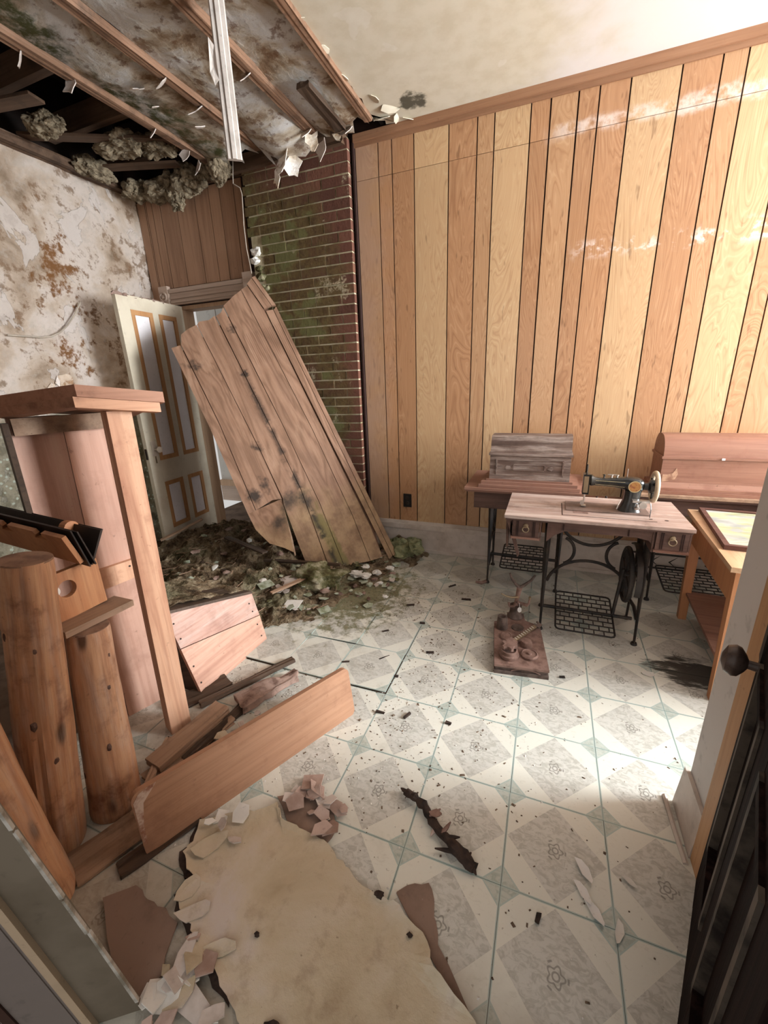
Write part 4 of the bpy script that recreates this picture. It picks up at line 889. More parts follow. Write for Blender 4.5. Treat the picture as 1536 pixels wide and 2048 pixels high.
# V trough, axis running off to the left (-x); cross-section in y/z
tm = Matrix.Translation(Vector((-1.335, 0, 0))-L0) @ Matrix.Rotation(math.radians(-4), 4, 'Y')
tm = Matrix.Translation(Vector((-1.335, 0.0, 0.9))-L0) @ Matrix.Rotation(math.radians(4), 4, 'Y') @ Matrix.Translation((0, 0, -0.9))
def wing(name, ya, za, yb, zb, th, x0, x1, mat, notch=False):
    d = Vector((0, yb-ya, zb-za)); q = tm @ frame((x0, ya, za), (-1, 0, 0), Vector((-1, 0, 0)).cross(d)); L_, W_ = x0-x1, d.length
    sg = 1 if (q.to_3x3() @ Vector((0, 1, 0))).dot(tm.to_3x3() @ d) > 0 else -1
    pts = [(0, 0), (L_, 0), (L_, W_), (0, W_)]
    if notch: pts = [(0, 0), (0.095, 0), (0.10, 0.012), (0.085, 0.028), (0.145, 0.028), (0.13, 0.012), (0.135, 0), (0.26, 0), (0.265, 0.012), (0.25, 0.028), (0.31, 0.028), (0.295, 0.012), (0.30, 0), (L_, 0), (L_, W_), (0, W_)]
    MB().prism([(p[0], p[1]*sg) for p in pts], -th/2, th/2, q).build(name, mat, st)
wing('notched_board', 0.722, 1.006, 0.757, 0.905, 0.014, 0.0, -0.62, 'orange_wood', True)
wing('trough_iron', 0.738, 1.022, 0.772, 0.888, 0.004, 0.012, -0.62, 'metal_dark')
wing('trough_iron', 0.750, 1.016, 0.784, 0.893, 0.004, 0.022, -0.62, 'metal_dark')
wing('trough_iron', 0.760, 1.006, 0.790, 0.900, 0.003, 0.004, -0.62, 'metal_dark')
wing('trough_iron', 0.826, 0.994, 0.776, 0.892, 0.004, 0.014, -0.62, 'metal_dark')
wing('trough_iron', 0.840, 0.990, 0.786, 0.886, 0.004, 0.0, -0.62, 'metal_dark')
MB().lathe([(0.002, -0.03), (0.024, -0.03), (0.024, 0.0), (0.002, 0.002)], (-0.06, 0.075, 0.29), 'X', 16).build('wooden_peg', 'orange_wood', st)

# ================================================================== CRATE
a1, a2 = Vector((-1.449, 1.180, 0.0)), Vector((-1.423, 1.655, 0.0))
up = Vector((-0.34, 0.05, 0.94)).normalized()
km = frame(a1, a2-a1, up)           # local x along lit face, y into the box (to the left), z up the leaning face
kr = thing('wooden_crate', 'tilted wooden crate with rough upper board, debris on its lid', 'crate', mtx=km)
Lc = (a2-a1).length
ZT = 0.44
KS = 0.34
def zt(x): return ZT-0.15*x/Lc
MB().prism([(0, 0.0), (Lc, 0.0), (Lc+0.02, 0.155), (0.0, 0.255)], 0, 0.018, None, 1).bevel(0.002).build('side_board', 'crate', kr)
MB().prism([(0, 0.259), (Lc+0.02, 0.159), (Lc+0.03, zt(Lc)), (0.0, zt(0))], 0, 0.019, None, 1).bevel(0.003).build('side_board', 'crate_r', kr)
MB().prism([(0.018, 0.0), (0.36, 0.12), (0.36, ZT+0.10), (0.018, ZT-0.008)], 0.0, 0.018, None, 0).build('end_board', 'board_d', kr)
MB().prism([(0.018, 0.0), (0.36, 0.12), (0.36, zt(Lc)+0.10), (0.018, zt(Lc)-0.008)], Lc-0.018, Lc, None, 0).build('end_board', 'crate', kr)
MB().box((0.0, 0.342, 0.12), (Lc, 0.36, 0.36)).build('back_board', 'board_d', kr)
for y0, y1 in ((-0.005, 0.12), (0.124, 0.25), (0.254, 0.37)):
    MB().hexa([(-0.01, y0, zt(0)+KS*y0+0.003), (Lc+0.03, y0, zt(Lc)+KS*y0+0.003), (Lc+0.03, y1, zt(Lc)+KS*y1+0.003), (-0.01, y1, zt(0)+KS*y1+0.003)], [(-0.01, y0, zt(0)+KS*y0+0.017), (Lc+0.03, y0, zt(Lc)+KS*y0+0.017), (Lc+0.03, y1, zt(Lc)+KS*y1+0.017), (-0.01, y1, zt(0)+KS*y1+0.017)]).build('lid_board', 'board_d', kr)
for x, z in ((0.02, 0.06), (0.02, 0.15), (0.02, 0.3), (0.02, 0.38), (0.45, 0.05), (0.455, 0.12), (0.46, 0.2), (0.46, 0.25)):
    MB().lathe([(0.0045, 0.0), (0.0045, -0.002)], (x, 0, z), 'Y', 8).build('nail', 'burnt', kr)
# debris on the lid
b = MB(); n1, n2 = 26, 20; v = {}
for i in range(n1+1):
    for j in range(n2+1):
        x = -0.01+(Lc+0.03)*i/n1; y = 0.03+0.34*j/n2
        h = 0.006+0.035*(j/n2)+0.03*mn.fractal(Vector((x*9, y*9, 2)), 1, 2, 4)
        v[i, j] = b.bm.verts.new((x, y, zt(x)+0.013+KS*y+max(h, -0.004)))
for i in range(n1):
    for j in range(n2): b.bm.faces.new([v[i, j], v[i+1, j], v[i+1, j+1], v[i, j+1]])
b.bm.transform(km)
tag(b.build('debris_layer', 'mound', None, True), 'loose dirt and insulation crumbs covering the crate lid', 'debris', kind='stuff')
# ================================================================== RAIL BOARD in the foreground
p1, p2 = Vector((-1.075, 0.560, 0)), Vector((-0.705, 1.322, 0))
rm = frame(p1, p2-p1, Vector((-0.13, 0.06, 1))); LR = (p2-p1).length
ra = thing('rail_board', 'long varnished wooden rail board with rounded ends standing on edge', 'board', mtx=rm)
def rounded(L, Hh, r, n=6):
    out = []
    for cx, cy, a0 in ((L-r, r, -90), (L-r, Hh-r, 0), (r, Hh-r, 90), (r, r, 180)):
        for i in range(n+1): a = math.radians(a0+90*i/n); out.append((cx+r*math.cos(a), cy+r*math.sin(a)))
    return out
MB().prism(rounded(LR, 0.235, 0.028), 0.0, 0.022, None, 1).bevel(0.004, 2).build('board', 'rail', ra)
MB().prism([(0.002, 0.06), (0.012, 0.05), (0.016, 0.12), (0.03, 0.19), (0.075, 0.232), (0.055, 0.234), (0.022, 0.226), (0.005, 0.205)], -0.0012, 0.0, None, 1).build('worn_patch', 'rail_worn', ra)
for x in (0.52, 0.56): MB().lathe([(0.011, 0.022), (0.011, 0.05), (0.004, 0.053)], (x, 0, 0.205), 'Y', 12).build('peg', 'dark_wood', ra)

# ================================================================== FLOOR CLUTTER
def lay(name, a, b_, w, t, z, mat, label, cat='board', roll=0.0, group=None, jit=0.003, z2=None):
    a = Vector((a[0], a[1], z)); b_ = Vector((b_[0], b_[1], z if z2 is None else z2)); d = b_-a
    m = frame(a, Vector((d.y, -d.x, 0)), (0, 0, 1)); m = frame(a, (m.to_3x3() @ Vector((1, 0, 0))), Vector((0, 0, 1)) if abs(d.z) < 1e-6 else (m.to_3x3() @ Vector((1, 0, 0))).cross(d))
    o = MB().box((-w/2, 0, 0), (w/2, d.length, t)).subdiv(3)
    o.jitter(jit, int(abs(a.x)*997)); 
    ob = o.build(name, mat, None, False, m @ Matrix.Rotation(roll, 4, 'Y')); return tag(ob, label, cat, group)
lay('short_board', (-1.302, 0.785), (-1.262, 1.115), 0.085, 0.030, 0.036, 'board', 'short thick dusty board lying at the foot of the cabinet post', jit=0.002)
lay('short_board', (-1.285, 0.745), (-1.225, 1.10), 0.09, 0.026, 0.006, 'board', 'wet board under the short thick board by the cabinet post', jit=0.004)
lay('dark_batten', (-1.225, 0.86), (-1.20, 1.165), 0.035, 0.03, 0.006, 'board_d', 'short dark wet batten lying beside the short thick board', jit=0.004)
lay('dark_stick', (-1.40, 1.115), (-1.165, 1.535), 0.030, 0.022, 0.010, 'board_d', 'long dark stick lying in front of the tilted crate', 'stick')
lay('splintered_board', (-1.52, 1.05), (-1.40, 1.30), 0.1, 0.015, 0.006, 'board_d', 'splintered dark board beneath the cabinet and crate', jit=0.006)
lay('thin_lath', (-1.20, 0.62), (-1.35, 0.90), 0.022, 0.008, 0.05, 'board', 'thin pale lath behind the rounded rail board end', 'lath')
lay('floor_board', (-1.255, 0.45), (-1.14, 0.76), 0.13, 0.012, 0.006, 'board', 'flat ochre board on the floor below the logs', jit=0.003)
lay('floor_board', (-1.12, 0.50), (-1.02, 0.72), 0.06, 0.010, 0.006, 'board_d', 'narrow dark board on the floor beside the flat ochre board', jit=0.004)
lay('rubble_stick', (-1.62, 1.98), (-1.43, 2.46), 0.03, 0.014, 0.10, 'board', 'thin brown stick slanting out of the rubble pile', 'stick')
lay('rubble_stick', (-1.92, 2.32), (-1.33, 2.42), 0.026, 0.014, 0.15, 'board_d', 'dark horizontal stick behind the mossy plaster lump', 'stick')
lay('rubble_stick', (-2.35, 2.42), (-1.85, 2.25), 0.045, 0.014, 0.25, 'board_d', 'dark lath on top of the rubble under the broken panel corner', 'lath')
lay('rubble_stick', (-3.0, 2.35), (-2.78, 2.62), 0.04, 0.014, 0.18, 'board', 'pale splinter of wood standing by the cream door bottom', 'stick', z2=0.3)
# rotten wood chunk
b = MB().box((-0.055, -0.15, 0), (0.055, 0.15, 0.04)).subdiv(7); b.disp(0.03, 9, 3)
for v in b.bm.verts:
    t = (v.co.y+0.15)/0.3; v.co.x *= 1.15-0.75*t
tag(b.build('rotten_chunk', 'rot', None, False, frame((-1.15, 1.29, 0.012), (0.88, -0.47, 0), (0.05, 0, 1))), 'splintered grey brown chunk of rotten wood behind the rail board', 'wood chunk')
# charred stick
b = MB(); pts = []; n = 26; rr = random.Random(9)
for i in range(n): t = i/(n-1); pts.append((-0.371+0.268*t+0.006*math.sin(9*t), 1.035-0.155*t+0.01*math.sin(6*t), 0.020+0.004*math.sin(11*t)))
b.tube(pts, [0.012+0.006*rr.random()+(0.004 if i > 17 else 0) for i in range(n)], 9, 0.7).disp(0.006, 40, 1)
cs = tag(b.build('charred_stick', 'burnt'), 'charred dark stick with splinters lying on the tiles', 'stick')
for i, (t, dx, dy, dz, mt_) in enumerate(((0.40, 0.03, 0.025, 0.02, 'rust'), (0.64, 0.045, 0.008, 0.012, 'burnt'), (0.82, -0.075, -0.012, -0.004, 'burnt'), (0.60, 0.02, 0.035, 0.016, 'rust'), (0.52, -0.012, -0.03, -0.006, 'shard'), (0.90, 0.012, 0.022, 0.006, 'burnt'), (0.97, 0.016, -0.02, 0, 'burnt'), (0.03, -0.022, 0.010, -0.004, 'burnt'))):
    k = int(t*(n-1)); p = Vector(pts[k]); MB().tube([p, p+Vector((dx, dy, dz))*0.6, p+Vector((dx, dy, dz))], [0.008, 0.006, 0.002], 6).build('splinter', mt_, cs)
MB().shell(rpoly(7, 0.022, 0.014, rr), 0.003, 6, Matrix.Translation((-0.25, 0.985, 0.03))).build('bark_flake', 'rust', cs)
# big tan sheet
sheet = [(-0.991, 0.698), (-0.968, 0.64), (-0.975, 0.612), (-0.925, 0.577), (-0.868, 0.562), (-0.895, 0.513), (-0.845, 0.486), (-0.792, 0.465), (-0.726, 0.434), (-0.656, 0.415), (-0.601, 0.393), (-0.546, 0.368), (-0.46, 0.30), (-0.2, 0.28), (-0.02, 0.34), (0.0, 0.48), (-0.03, 0.545), (-0.049, 0.568), (-0.126, 0.599), (-0.168, 0.63), (-0.202, 0.675), (-0.284, 0.714), (-0.325, 0.713), (-0.40, 0.722), (-0.453, 0.746), (-0.50, 0.765), (-0.549, 0.788), (-0.604, 0.797), (-0.66, 0.80), (-0.722, 0.795), (-0.75, 0.815), (-0.787, 0.841), (-0.83, 0.80), (-0.866, 0.783), (-0.90, 0.77), (-0.944, 0.738)]
def rough_sheet(poly, sub, amp, seed):
    rr = random.Random(seed); out = []
    for i in range(len(poly)):
        a, b_ = Vector(poly[i]), Vector(poly[(i+1) % len(poly)])
        for k in range(sub): p = a.lerp(b_, k/sub); out.append((p.x+rr.uniform(-amp, amp), p.y+rr.uniform(-amp, amp)))
    return out
def sheet_obj(name, poly, z, th, mat, label, cat, lift=0.0, seed=1, rings=10):
    b = MB(); poly = rough_sheet(poly, 3, 0.005, seed); c = Vector((sum(p[0] for p in poly)/len(poly), sum(p[1] for p in poly)/len(poly))); n = len(poly)
    L_ = []
    for zz in (0, th):
        prev = None; rows = []
        for k in range(1, rings+1):
            cur = []
            for p in poly:
                q = c.lerp(Vector(p), k/rings); e_ = max(0, (k-rings+2)/2)
                zz2 = z+zz+0.0012*mn.fractal(Vector((q.x*9, q.y*9, seed)), 1, 2, 3)+lift*e_*e_*max(0, mn.noise(Vector((q.x*6, q.y*6, seed+4)))+0.35)
                cur.append(b.bm.verts.new((q.x, q.y, max(zz2, 0.0047+zz))))
            rows.append(cur)
        ctr = b.bm.verts.new((c.x, c.y, z+zz))
        for i in range(n): b.bm.faces.new([ctr, rows[0][i], rows[0][(i+1) % n]])
        for P_, Q in zip(rows, rows[1:]):
            for i in range(n): b.bm.faces.new([P_[i], Q[i], Q[(i+1) % n], P_[(i+1) % n]])
        L_.append(rows[-1])
    for i in range(n): b.bm.faces.new([L_[0][i], L_[0][(i+1) % n], L_[1][(i+1) % n], L_[1][i]])
    return tag(b.build(name, mat, None, False), label, cat)
sheet_obj('tan_sheet', sheet, 0.0085, 0.004, 'tan', 'large tan sheet with broken curled edges lying on the floor in front', 'sheet', 0.022)
sheet_obj('brown_backing', [(-0.307, 0.738), (-0.28, 0.774), (-0.221, 0.80), (-0.19, 0.747), (-0.175, 0.709), (-0.15, 0.658), (-0.13, 0.64), (-0.02, 0.53), (-0.1, 0.58), (-0.2, 0.66)], 0.0046, 0.002, 'brown_sheet', 'brown torn backing showing along the right edge of the tan sheet', 'sheet', seed=2, rings=4)
sheet_obj('gap_shade_strip', [(-1.003, 0.70), (-0.982, 0.635), (-0.988, 0.605), (-0.935, 0.566), (-0.885, 0.552), (-0.912, 0.512), (-0.858, 0.478), (-0.806, 0.458), (-0.736, 0.426), (-0.66, 0.403), (-0.60, 0.385), (-0.62, 0.44), (-0.80, 0.52), (-0.90, 0.66), (-0.95, 0.72)], 0.0046, 0.002, 'gap_shade', 'dark strip painting the shaded gap along the left edge of the tan sheet', 'sheet', seed=8, rings=4)  # strip coloured dark to paint the shaded gap under the lifted edge
sheet_obj('brown_backing', [(-0.80, 0.87), (-0.70, 0.93), (-0.60, 0.92), (-0.55, 0.83), (-0.56, 0.79), (-0.70, 0.79)], 0.0046, 0.003, 'brown_sheet', 'pinkish brown torn backing at the far edge of the tan sheet', 'sheet', seed=3, rings=4)
sheet_obj('brown_panel_piece', [(-1.10, 0.43), (-1.03, 0.49), (-0.97, 0.478), (-0.90, 0.475), (-0.845, 0.468), (-0.80, 0.37), (-0.79, 0.33), (-0.86, 0.30), (-0.95, 0.35)], 0.009, 0.006, 'brown_sheet', 'flat brown panel piece lying left of the tan sheet', 'panel piece', seed=5, rings=5)
sheet_obj('moulding_piece', [(-0.785, 0.45), (-0.765, 0.462), (-0.74, 0.41), (-0.735, 0.355), (-0.765, 0.345)], 0.018, 0.014, 'shard_p', 'pale broken moulding piece between brown panel piece and tan sheet', 'moulding', seed=6, rings=3)
# plaster shards in heaps
def shards(lst, label, group, mats, zbase, seed, name='plaster_shard'):
    rr = random.Random(seed)
    for k, (x, y, s_) in enumerate(lst):
        m = Matrix.Translation((x, y, zbase+0.004+rr.random()*0.018)) @ Matrix.Rotation(rr.uniform(0, 6.28), 4, 'Z') @ Matrix.Rotation(rr.uniform(-0.32, 0.32), 4, 'X') @ Matrix.Rotation(rr.uniform(-0.25, 0.25), 4, 'Y')
        mt_ = mats[k % len(mats)]; cw = {'shard': 'pinkish', 'shard_p': 'pale pink', 'plaster_w': 'white', 'tan': 'yellowish'}[mt_]; big = s_ > (max(q[2] for q in lst)+min(q[2] for q in lst))/2
        tag(MB().shell(rpoly(rr.choice((4, 5, 5, 6)), s_, s_*rr.uniform(0.55, 0.9), rr, 0.28), 0.0035, rr.uniform(-0.6, 1.2), m, 2).build(name, mt_), ('large ' if big else 'small ')+cw+' '+label, 'plaster shard', group+', '+('large ' if big else 'small ')+cw)
def scatter(n, poly, smin, smax, seed):
    rr = random.Random(seed); xs_ = [p[0] for p in poly]; ys_ = [p[1] for p in poly]; out = []
    while len(out) < n:
        x, y = rr.uniform(min(xs_), max(xs_)), rr.uniform(min(ys_), max(ys_)); ins_ = False
        for i in range(len(poly)):
            (x1, y1), (x2, y2) = poly[i], poly[i-1]
            if (y1 > y) != (y2 > y) and x < (x2-x1)*(y-y1)/(y2-y1)+x1: ins_ = not ins_
        if ins_: out.append((x, y, rr.uniform(smin, smax)))
    return out
shards([(-0.70, 0.955, 0.062)]+scatter(17, [(-0.78, 0.87), (-0.70, 0.93), (-0.58, 0.95), (-0.52, 0.86), (-0.55, 0.80), (-0.66, 0.83)], 0.016, 0.042, 41), 'plaster shard in the heap beyond the tan sheet', 'plaster shards beyond the tan sheet', ['shard', 'shard_p', 'shard'], 0.008, 42)
shards([(-0.93, 0.74, 0.035), (-0.905, 0.715, 0.025), (-0.87, 0.765, 0.034), (-0.84, 0.69, 0.028), (-0.95, 0.70, 0.02)], 'plaster flake on the far left corner of the tan sheet', 'white flakes on the tan sheet corner', ['plaster_w', 'shard_p'], 0.014, 43)
shards(scatter(26, [(-0.80, 0.33), (-0.77, 0.46), (-0.72, 0.43), (-0.58, 0.38), (-0.50, 0.27), (-0.70, 0.24)], 0.016, 0.045, 44), 'broken plaster shard in the rubble by the grey jamb', 'plaster shards by the jamb', ['shard_p', 'shard', 'plaster_w', 'tan'], 0.008, 45)
shards([(-1.16, 0.86, 0.03), (-1.13, 0.80, 0.028), (-1.17, 1.0, 0.03), (-1.13, 1.08, 0.02), (-1.09, 0.68, 0.03), (-1.2, 1.18, 0.035), (-1.1, 1.15, 0.02)], 'plaster shard lying behind the rail board', 'plaster shards behind the rail board', ['shard_p', 'plaster_w', 'tan'], 0.02, 46)
# lone white curls on the tiles at the right
for k, (x, y, s_, lab) in enumerate(((0.205, 0.985, 0.038, 'larger white curled paint chip on the right front tiles'), (0.198, 0.925, 0.034, 'pale elongated paint chip below the larger white curl'), (0.225, 0.885, 0.035, 'dull flat paint chip, lowest of the right front chips'), (0.325, 1.0, 0.022, 'small greyish paint curl right of the white chips'), (0.28, 0.86, 0.03, 'translucent pale chip at the front right of the tiles'))):
    tag(MB().shell([(-0.25*s_, s_), (0.2*s_, 0.75*s_), (0.42*s_, 0.1*s_), (0.2*s_, -0.8*s_), (0, -s_), (-0.3*s_, -0.2*s_)], 0.0015, 4, Matrix.Translation((x, y, 0.010)) @ Matrix.Rotation(-0.12, 4, 'Y') @ Matrix.Rotation((0.5, 0.55, 0.6, 0.9, -0.3)[k], 4, 'Z'), 3).build('paint_chip', 'tag_white' if k < 3 else 'plaster_w', None, True), lab, 'paint chip')
tag(MB().shell(rpoly(6, 0.03, 0.02, random.Random(1)), 0.002, 2, Matrix.Translation((0.55, 2.02, 0.006))).build('paint_chip', 'plaster_w'), 'white paint chip on the floor by the black stain', 'paint chip')
for k, (x, y, sx_, sy_, a, lab) in enumerate(((-0.905, 0.655, 0.055, 0.03, 0.9, 'yellowish plate lifted at the far left corner of the tan sheet'), (-0.875, 0.535, 0.04, 0.026, 1.2, 'curled tan plate in the middle of the sheet left edge'), (-0.815, 0.50, 0.05, 0.022, 0.7, 'pale curled plate along the left edge of the tan sheet'), (-0.70, 0.452, 0.055, 0.02, 0.55, 'long pale plate at the lower left edge of the tan sheet'))):
    tag(MB().shell(rpoly(8, sx_, sy_, random.Random(k+60), 0.25), 0.004, 2.2, Matrix.Translation((x, y, 0.017)) @ Matrix.Rotation(a, 4, 'Z') @ Matrix.Rotation(0.10, 4, 'X'), 3).build('curled_plate', 'tan'), lab, 'sheet fragment')
# dark lumps on the tan sheet
for k, (x, y, s_, lab) in enumerate(((-0.475, 0.388, 0.026, 'dark brown lump on the tan sheet in front'), (-0.345, 0.715, 0.014, 'small dark crumb at the right edge of the tan sheet'), (-0.235, 0.66, 0.008, 'tiny dark crumb beside the brown backing'), (-0.62, 0.52, 0.008, 'tiny grey crumb in the middle of the tan sheet'))):
    tag(MB().blob((x, y, 0.018), (s_, s_*0.7, s_*0.5), 2, 0.6, 2, k).build('dark_lump', 'burnt'), lab, 'lump')
# ---- rubble mound under the fallen panel
b = MB(); n1, n2 = 220, 150; v = {}; x0, x1, y0, y1 = -3.40, -0.78, 1.55, WY-0.03
def mound_h(x, y):
    d1 = math.exp(-(((x+2.6)/0.75)**2+((y-2.75)/0.55)**2))*0.20
    d2 = math.exp(-(((x+1.85)/0.60)**2+((y-2.45)/0.45)**2))*0.12
    d3 = math.exp(-(((x+1.12)/0.22)**2+((y-3.05)/0.20)**2))*0.13
    d4 = math.exp(-(((x+2.1)/0.6)**2+((y-1.9)/0.3)**2))*0.10
    f = mn.fractal(Vector((x*5, y*5, 1.3)), 1.0, 2.0, 5)
    e_ = min(1, max(0, (d1+d2+d3+d4-0.015)/0.05))
    return (d1+d2+d3+d4)*(1+0.35*f)-0.028+0.045*f*e_+0.030*(abs(mn.noise(Vector((x*17, y*17, 3))))-0.15)*e_+0.016*mn.noise(Vector((x*42, y*42, 0)))*e_
for i in range(n1+1):
    for j in range(n2+1):
        x, y = x0+(x1-x0)*i/n1, y0+(y1-y0)*j/n2; v[i, j] = b.bm.verts.new((x, y, mound_h(x, y)))
for i in range(n1):
    for j in range(n2):
        if max(v[a, c].co.z for a in (i, i+1) for c in (j, j+1)) > -0.02: b.bm.faces.new([v[i, j], v[i+1, j], v[i+1, j+1], v[i, j+1]])
tag(b.build('rubble_mound', 'mound', None, True), 'dark mound of rotten rubble and soil under the fallen panel', 'rubble', kind='stuff')
# lumps
tag(MB().blob((-1.475, 2.33, 0.075), (0.185, 0.155, 0.095), 4, 0.42, 1.7, 3, flat=-0.07).build('plaster_lump', 'moss', None, True), 'large mossy plaster lump in front of the leaning panel', 'plaster lump')
tag(MB().blob((-1.66, 2.36, 0.10), (0.06, 0.05, 0.05), 3, 0.4, 1.9, 6).build('plaster_lump', 'plaster_g', None, True), 'small rounded greenish lump left of the large mossy lump', 'plaster lump')
rr = random.Random(77)
for k, (x, y) in enumerate(((-1.09, 3.02), (-0.98, 3.05), (-1.04, 2.95), (-0.94, 2.98), (-1.14, 3.08), (-1.0, 3.11))):
    tag(MB().blob((x, y, 0.06+0.06*rr.random()), (0.075, 0.065, 0.055), 3, 0.5, 1.8, k+20).build('insulation_lump', 'insul_g'), 'pale green lump of insulation heaped against the baseboard', 'insulation', 'green lumps at the baseboard')
CL = {'plaster_g': 'small pale green plaster chunk in the rubble', 'moss': 'small mossy plaster chunk in the rubble', 'rot': 'small brown rotten wood chunk in the rubble', 'board_d': 'small blackened wood chunk in the rubble', 'plaster_w': 'small white plaster chunk in the rubble'}
for k in range(90):
    t = rr.random(); x = rr.uniform(-2.7, -0.98); y = rr.uniform(2.0, 3.0)-(0.25 if x < -1.9 else 0)
    if x > -1.3: y = rr.uniform(2.25, 3.0)
    h = max(mound_h(x, y), 0.004); s_ = rr.uniform(0.016, 0.042); mt2 = rr.choice(('plaster_g', 'moss', 'plaster_g', 'rot', 'board_d', 'plaster_w', 'rot'))
    tag(MB().blob((0, 0, 0), (s_, s_*rr.uniform(0.5, 0.9), s_*rr.uniform(0.35, 0.6)), 1, 0.5, 1.5, k).build('rubble_chunk', mt2, None, False, Matrix.Translation((x, y, h+s_*0.3)) @ Matrix.Rotation(rr.uniform(0, 6), 4, 'Z')), CL[mt2], 'rubble chunk', CL[mt2].replace('small ', '').replace('chunk', 'chunks'))
for k, (x, y, s_) in enumerate(((-1.26, 2.53, 0.035), (-1.17, 2.50, 0.03), (-1.12, 2.60, 0.028), (-1.22, 2.62, 0.025), (-1.05, 2.70, 0.025), (-0.93, 2.28, 0.016))):
    tag(MB().blob((x, y, max(mound_h(x, y), 0.01)+0.03), (s_*1.3, s_, s_*0.5), 3, 0.6, 1.6, k+50).build('white_chunk', 'plaster_w'), 'white plaster chunk at the foot of the leaning panel', 'plaster chunk', 'white chunks at the panel foot')
for k, (x, y, a, s_) in enumerate(((-1.46, 1.98, 0.5, 0.075), (-1.25, 2.02, 0.9, 0.055), (-1.62, 2.20, 0.2, 0.09), (-1.72, 2.06, 1.1, 0.07))):
    tag(MB().prism(rpoly(4, s_, s_*0.8, rr, 0.12), 0, 0.004, Matrix.Translation((x, y, 0.022+max(0, mound_h(x, y)))) @ Matrix.Rotation(a, 4, 'Z') @ Matrix.Rotation(0.12, 4, 'X')).build('broken_tile', ('plaster_w', 'plaster_g', 'shard_p', 'plaster_g')[k]), ('white broken tile corner lying in the moss beside the crate', 'pale greenish tile fragment in front of the mossy lump', 'broken pale tile under the thin brown stick', 'greenish tile fragment at the back of the crate')[k], 'broken tile')
# twigs and straw on the mound, too many to count
b = MB(); rr = random.Random(123)
for k in range(260):
    x, y = rr.uniform(-3.0, -1.05), rr.uniform(1.75, 3.05); h = mound_h(x, y)
    if h < 0.005: continue
    a = rr.uniform(0, PI); l_ = rr.uniform(0.015, 0.07); dz = rr.uniform(-0.2, 0.2)*l_
    p = Vector((x, y, h+0.006)); d = Vector((math.cos(a)*l_, math.sin(a)*l_, dz)); b.tube([p-d, p, p+d], [0.0022, 0.0032, 0.0018], 4)
tag(b.build('rubble_twigs', 'board'), 'thin straw and splinters strewn over the rubble mound', 'straw', kind='stuff')
for k, (x, y, s_) in enumerate(scatter(46, [(-1.75, 1.85), (-1.35, 1.78), (-1.0, 2.15), (-0.92, 2.6), (-1.3, 2.75), (-1.75, 2.35)], 0.014, 0.04, 66)):
    m = Matrix.Translation((x, y, max(mound_h(x, y), 0.004)+0.006+0.008*rr.random())) @ Matrix.Rotation(rr.uniform(0, 6), 4, 'Z') @ Matrix.Rotation(rr.uniform(-0.3, 0.3), 4, 'X')
    mt2 = ('plaster_g', 'moss', 'plaster_g', 'shard_p')[k % 4]
    tag(MB().shell(rpoly(5, s_, s_*0.75, rr, 0.3), 0.004, 0.5, m, 2).build('flat_fragment', mt2), {'plaster_g': 'flat pale green fragment in the moss around the plaster lump', 'moss': 'flat mossy fragment in the moss around the plaster lump', 'shard_p': 'flat pinkish white fragment in the moss around the plaster lump'}[mt2], 'fragment', 'flat fragments around the plaster lump '+{'plaster_g': 'green', 'moss': 'mossy', 'shard_p': 'pale'}[mt2])
# grit
b = MB(); rr = random.Random(99)
for k in range(2300):
    if rr.random() < 0.85: x, y = rr.gauss(-0.85, 0.45), rr.gauss(1.75, 0.5)
    else: x, y = rr.uniform(-1.2, 1.0), rr.uniform(0.6, 2.9)
    if not (-1.5 < x < 1.2 and 0.55 < y < 3.0) or (x > 0.45 and y < 1.4): continue
    s_ = rr.uniform(0.0010, 0.0028)*(1.9 if rr.random() < 0.10 else 1); a = rr.uniform(0, PI); l_ = s_*rr.choice((1, 1.2, 1.5, 2.2))
    m = Matrix.Translation((x, y, 0.0045)) @ Matrix.Rotation(a, 4, 'Z')
    vs = [b.bm.verts.new(m @ Vector(p)) for p in ((-l_, -s_, 0), (l_, -s_*0.8, 0), (l_*0.9, s_, 0), (-l_*0.8, s_*0.9, 0), (0, 0, s_*1.1))]
    for f in ((0, 1, 4), (1, 2, 4), (2, 3, 4), (3, 0, 4)): b.bm.faces.new([vs[i] for i in f])
tag(b.build('floor_grit', 'grit'), 'fine brown crumbs and splinters strewn over the tiles', 'grit', kind='stuff')
b = MB()
for k in range(900):
    x, y = rr.gauss(-0.75, 0.45), rr.gauss(1.3, 0.55)
    if not (-1.3 < x < 0.5 and 0.6 < y < 2.6): continue
    s_ = rr.uniform(0.0010, 0.0034); m = Matrix.Translation((x, y, 0.0046)) @ Matrix.Rotation(rr.uniform(0, PI), 4, 'Z')
    vs = [b.bm.verts.new(m @ Vector(p)) for p in ((-s_*1.4, -s_, 0), (s_, -s_*0.8, 0), (s_*0.9, s_, 0), (-s_*0.8, s_*0.9, 0), (0, 0, s_*0.8))]
    for f in ((0, 1, 4), (1, 2, 4), (2, 3, 4), (3, 0, 4)): b.bm.faces.new([vs[i] for i in f])
tag(b.build('plaster_crumbs', 'plaster_w'), 'tiny white plaster crumbs strewn over the tiles', 'crumbs', kind='stuff')
rr = random.Random(5)
